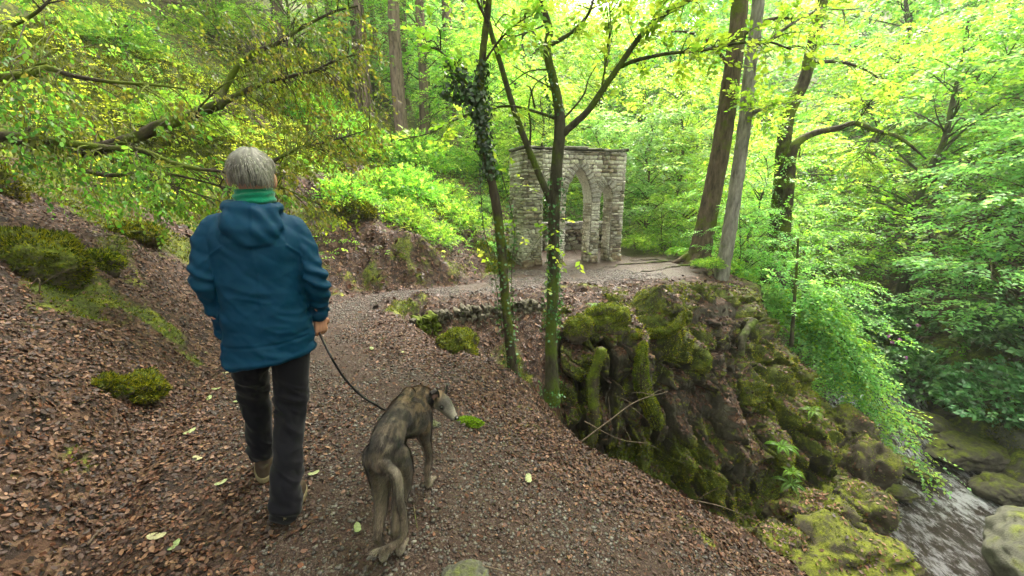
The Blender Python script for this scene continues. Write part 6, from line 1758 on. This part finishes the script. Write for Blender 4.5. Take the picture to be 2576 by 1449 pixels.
for (p, s, T, lb) in ((W(1600, 620, y=11.0), .8, S1, "bright shrub at the outer foot of the arch"), (W(1790, 670, y=8.2), .45, S1, "bilberry clump at the rim under the grey-barked tree"), (W(1830, 745, y=7.9), .55, S1, "bilberry clump hanging over the rock face top"), (W(1760, 668, y=8.6), .35, S1, "small bilberry tuft between the two tall trees"),
                      (W(1900, 760, y=8.4), .8, S4, "pale bush spilling below the grey-barked tree"), (W(1840, 700, y=9), .7, S2, "yellow-green bush behind the grey trunk foot"), (W(1700, 640, y=10.2), .45, S1, "small bush at the brown trunk's foot"), (W(1960, 790, y=9.0), .8, S4, "pale bush below the mossy pair")):
    shrub(T, p, s, "low_shrub", lb)
for (x, y, s, lb) in ((11.2, 8.0, 1.0, "dark rhododendron over the pool"), (12.2, 6.6, 1.1, "dark rhododendron above the mossy boulder"), (11.0, 10.0, 1.0, "rhododendron with pink flowers across the stream"), (13.0, 9.0, 1.3, "rhododendron behind the flowering one"), (12.0, 12.2, 1.3, "rhododendron farther up the stream"), (14.5, 7.2, 1.4, "tall rhododendron on the shaded bank"), (10.9, 11.2, .8, "small rhododendron at the water's edge")):
    t = None; p = (x, y, H1(x, y) - .1); shrub(S3, p, s, "rhododendron", lb, M_GLOSSLEAF, "rhododendrons on the opposite bank")
a_ = Acc()
for (u, v) in ((2310, 818), (2245, 860), (2262, 855), (2278, 900), (2235, 845)):
    c = W(u, v, y=9.4); V, F = leafquads(np.repeat(c[None], 12, 0), rnd_unit(12), rnd_unit(12), np.full(12, .06), np.full(12, .05)); a_.add(V, F, (.55, .22, .50))
rh = [o for o in bpy.data.objects if o.get('label') == "rhododendron with pink flowers across the stream"][0]
fl_o = link("flowers", a_.mesh("flowers", False), M_ATTR); fl_o.parent = rh; bpy.context.view_layer.update(); fl_o.matrix_parent_inverse = rh.matrix_world.inverted()

# overhanging beech spray above the stream
tr, cr = Acc(), Acc()
bo = W(1905, 800, y=8.3); bo[2] = H1(bo[0], bo[1])
for k in range(16):
    f = k / 15; u1 = 2040 + 270 * f; v1 = 860 + 330 * f ** 1.3 + 30 * math.sin(k * 2.1); y1 = 8.0 - 1.2 * f
    e = W(u1, v1, y=y1); P = np.array([bo + [0, 0, .5], bo + (e - bo) * .45 + [0, 0, .75], e])
    tr.add(*tube(P, [.022, .012, .003], 6, n=16)); Q = spline(P, 30)
    for q_ in Q[8::2]: clump(cr, q_ + RNG.normal(size=3) * .10, .36, 9, 8, .075, np.concatenate([BLU * 1.1, BLU, YEL]), .02, .32, outward=norm(e - bo) * [1, 1, .6])
solid("overhanging_beech", tr, M_BARK_DARK, bo, "pale green beech whose leaf sprays slope down over the stream", "tree", None, cr, M_LEAF)

# undergrowth on the hillside
acc = Acc(); n = 16000
x = RNG.uniform(-15, -4.5, n); y = RNG.uniform(5, 14, n); k = (xb(y) - x > 1.5) & (fbm(xyz(x * .8, y * .8), 3, 175) > -.08); x, y = x[k], y[k]
P = np.stack([x, y, height(x, y) + RNG.uniform(.0, .12, len(x))], 1)
sprays(acc, P, rnd_unit(len(x)) * [1, 1, .3] + [0, 0, .2], np.array([0, 0, 1.]) + RNG.normal(size=(len(x), 3)) * .35, .14, 6, .04, np.array([(.42, .48, .06), (.34, .44, .05), (.48, .50, .09), (.25, .36, .05)]))
n = 15000
x = RNG.uniform(-14, 1.5, n); y = RNG.uniform(4.5, 20, n); s_ = xb(y) - x
g = fbm(xyz(x * .7, y * .7), 3, 171)
k = (s_ > .5) & (s_ < 13) & (g > -.10 - .03 * (y - 8)) & ((x > -4.5) | (y > 8)); x, y = x[k], y[k]; n = len(x)
P = np.stack([x, y, height(x, y) + RNG.uniform(.02, .30, n)], 1); D = rnd_unit(n) * [1, 1, .4] + [0, 0, .3]
sprays(acc, P, D, np.array([0, 0, 1.]) + RNG.normal(size=(n, 3)) * .5, .16 + .006 * y, 7, .045, np.concatenate([YEL, GRN, GRN, OLV * 1.3]))
n = 9000; x = RNG.uniform(9.5, 22, n); y = RNG.uniform(3, 22, n); k = (x > xshore(y) + swidth(y) + .6) & (fbm(xyz(x * .5, y * .5), 3, 172) > .0); x, y = x[k], y[k]; n = len(x)
P = np.stack([x, y, height(x, y) + RNG.uniform(.02, .4, n)], 1)
sprays(acc, P, rnd_unit(n), np.array([0, 0, 1.]) + RNG.normal(size=(n, 3)) * .5, .25, 7, .08, np.concatenate([GRN, RHO]))
n = 5000; x = RNG.uniform(5, 10, n); y = RNG.uniform(9.5, 22, n); k = (rimdist(x, y) < 0) & (x < xshore(y) + .2); x, y = x[k], y[k]; n = len(x)
P = np.stack([x, y, height(x, y) + RNG.uniform(.02, .4, n)], 1)
sprays(acc, P, rnd_unit(n), np.array([0, 0, 1.]) + RNG.normal(size=(n, 3)) * .5, .25, 7, .07, np.concatenate([YEL, BLU]))
o = link("undergrowth", acc.mesh("undergrowth", False), M_LEAF); tag(o, "fresh green bilberry and bramble undergrowth on the slopes", "undergrowth", kind='stuff')

# ================================================================== thin haze volume added for a soft glow in the wood
hz = bpy.data.materials.new("haze"); hz.use_nodes = True; nt = hz.node_tree; nt.nodes.clear()
o_ = nt.nodes.new("ShaderNodeOutputMaterial"); v_ = nt.nodes.new("ShaderNodeVolumePrincipled")
v_.inputs['Color'].default_value = (.93, .97, .88, 1); v_.inputs['Density'].default_value = HAZE; v_.inputs['Anisotropy'].default_value = .2
nt.links.new(v_.outputs[0], o_.inputs['Volume'])
x0, x1, y0, y1, z0, z1 = -78, 98, -12, 113, -8, 62
P = [(x, y, z) for z in (z0, z1) for y in (y0, y1) for x in (x0, x1)]
mh = mesh_np("haze", np.array(P), np.array([(0, 2, 3, 1), (4, 5, 7, 6), (0, 1, 5, 4), (2, 6, 7, 3), (0, 4, 6, 2), (1, 3, 7, 5)]), smooth=False)
ho = link("haze", mh, hz); ho['kind'] = 'stuff'; ho['label'] = "thin pale haze added as a soft glow between the trees"; ho['category'] = "haze"
print("terrain range", float(GZ.min()), float(GZ.max()))
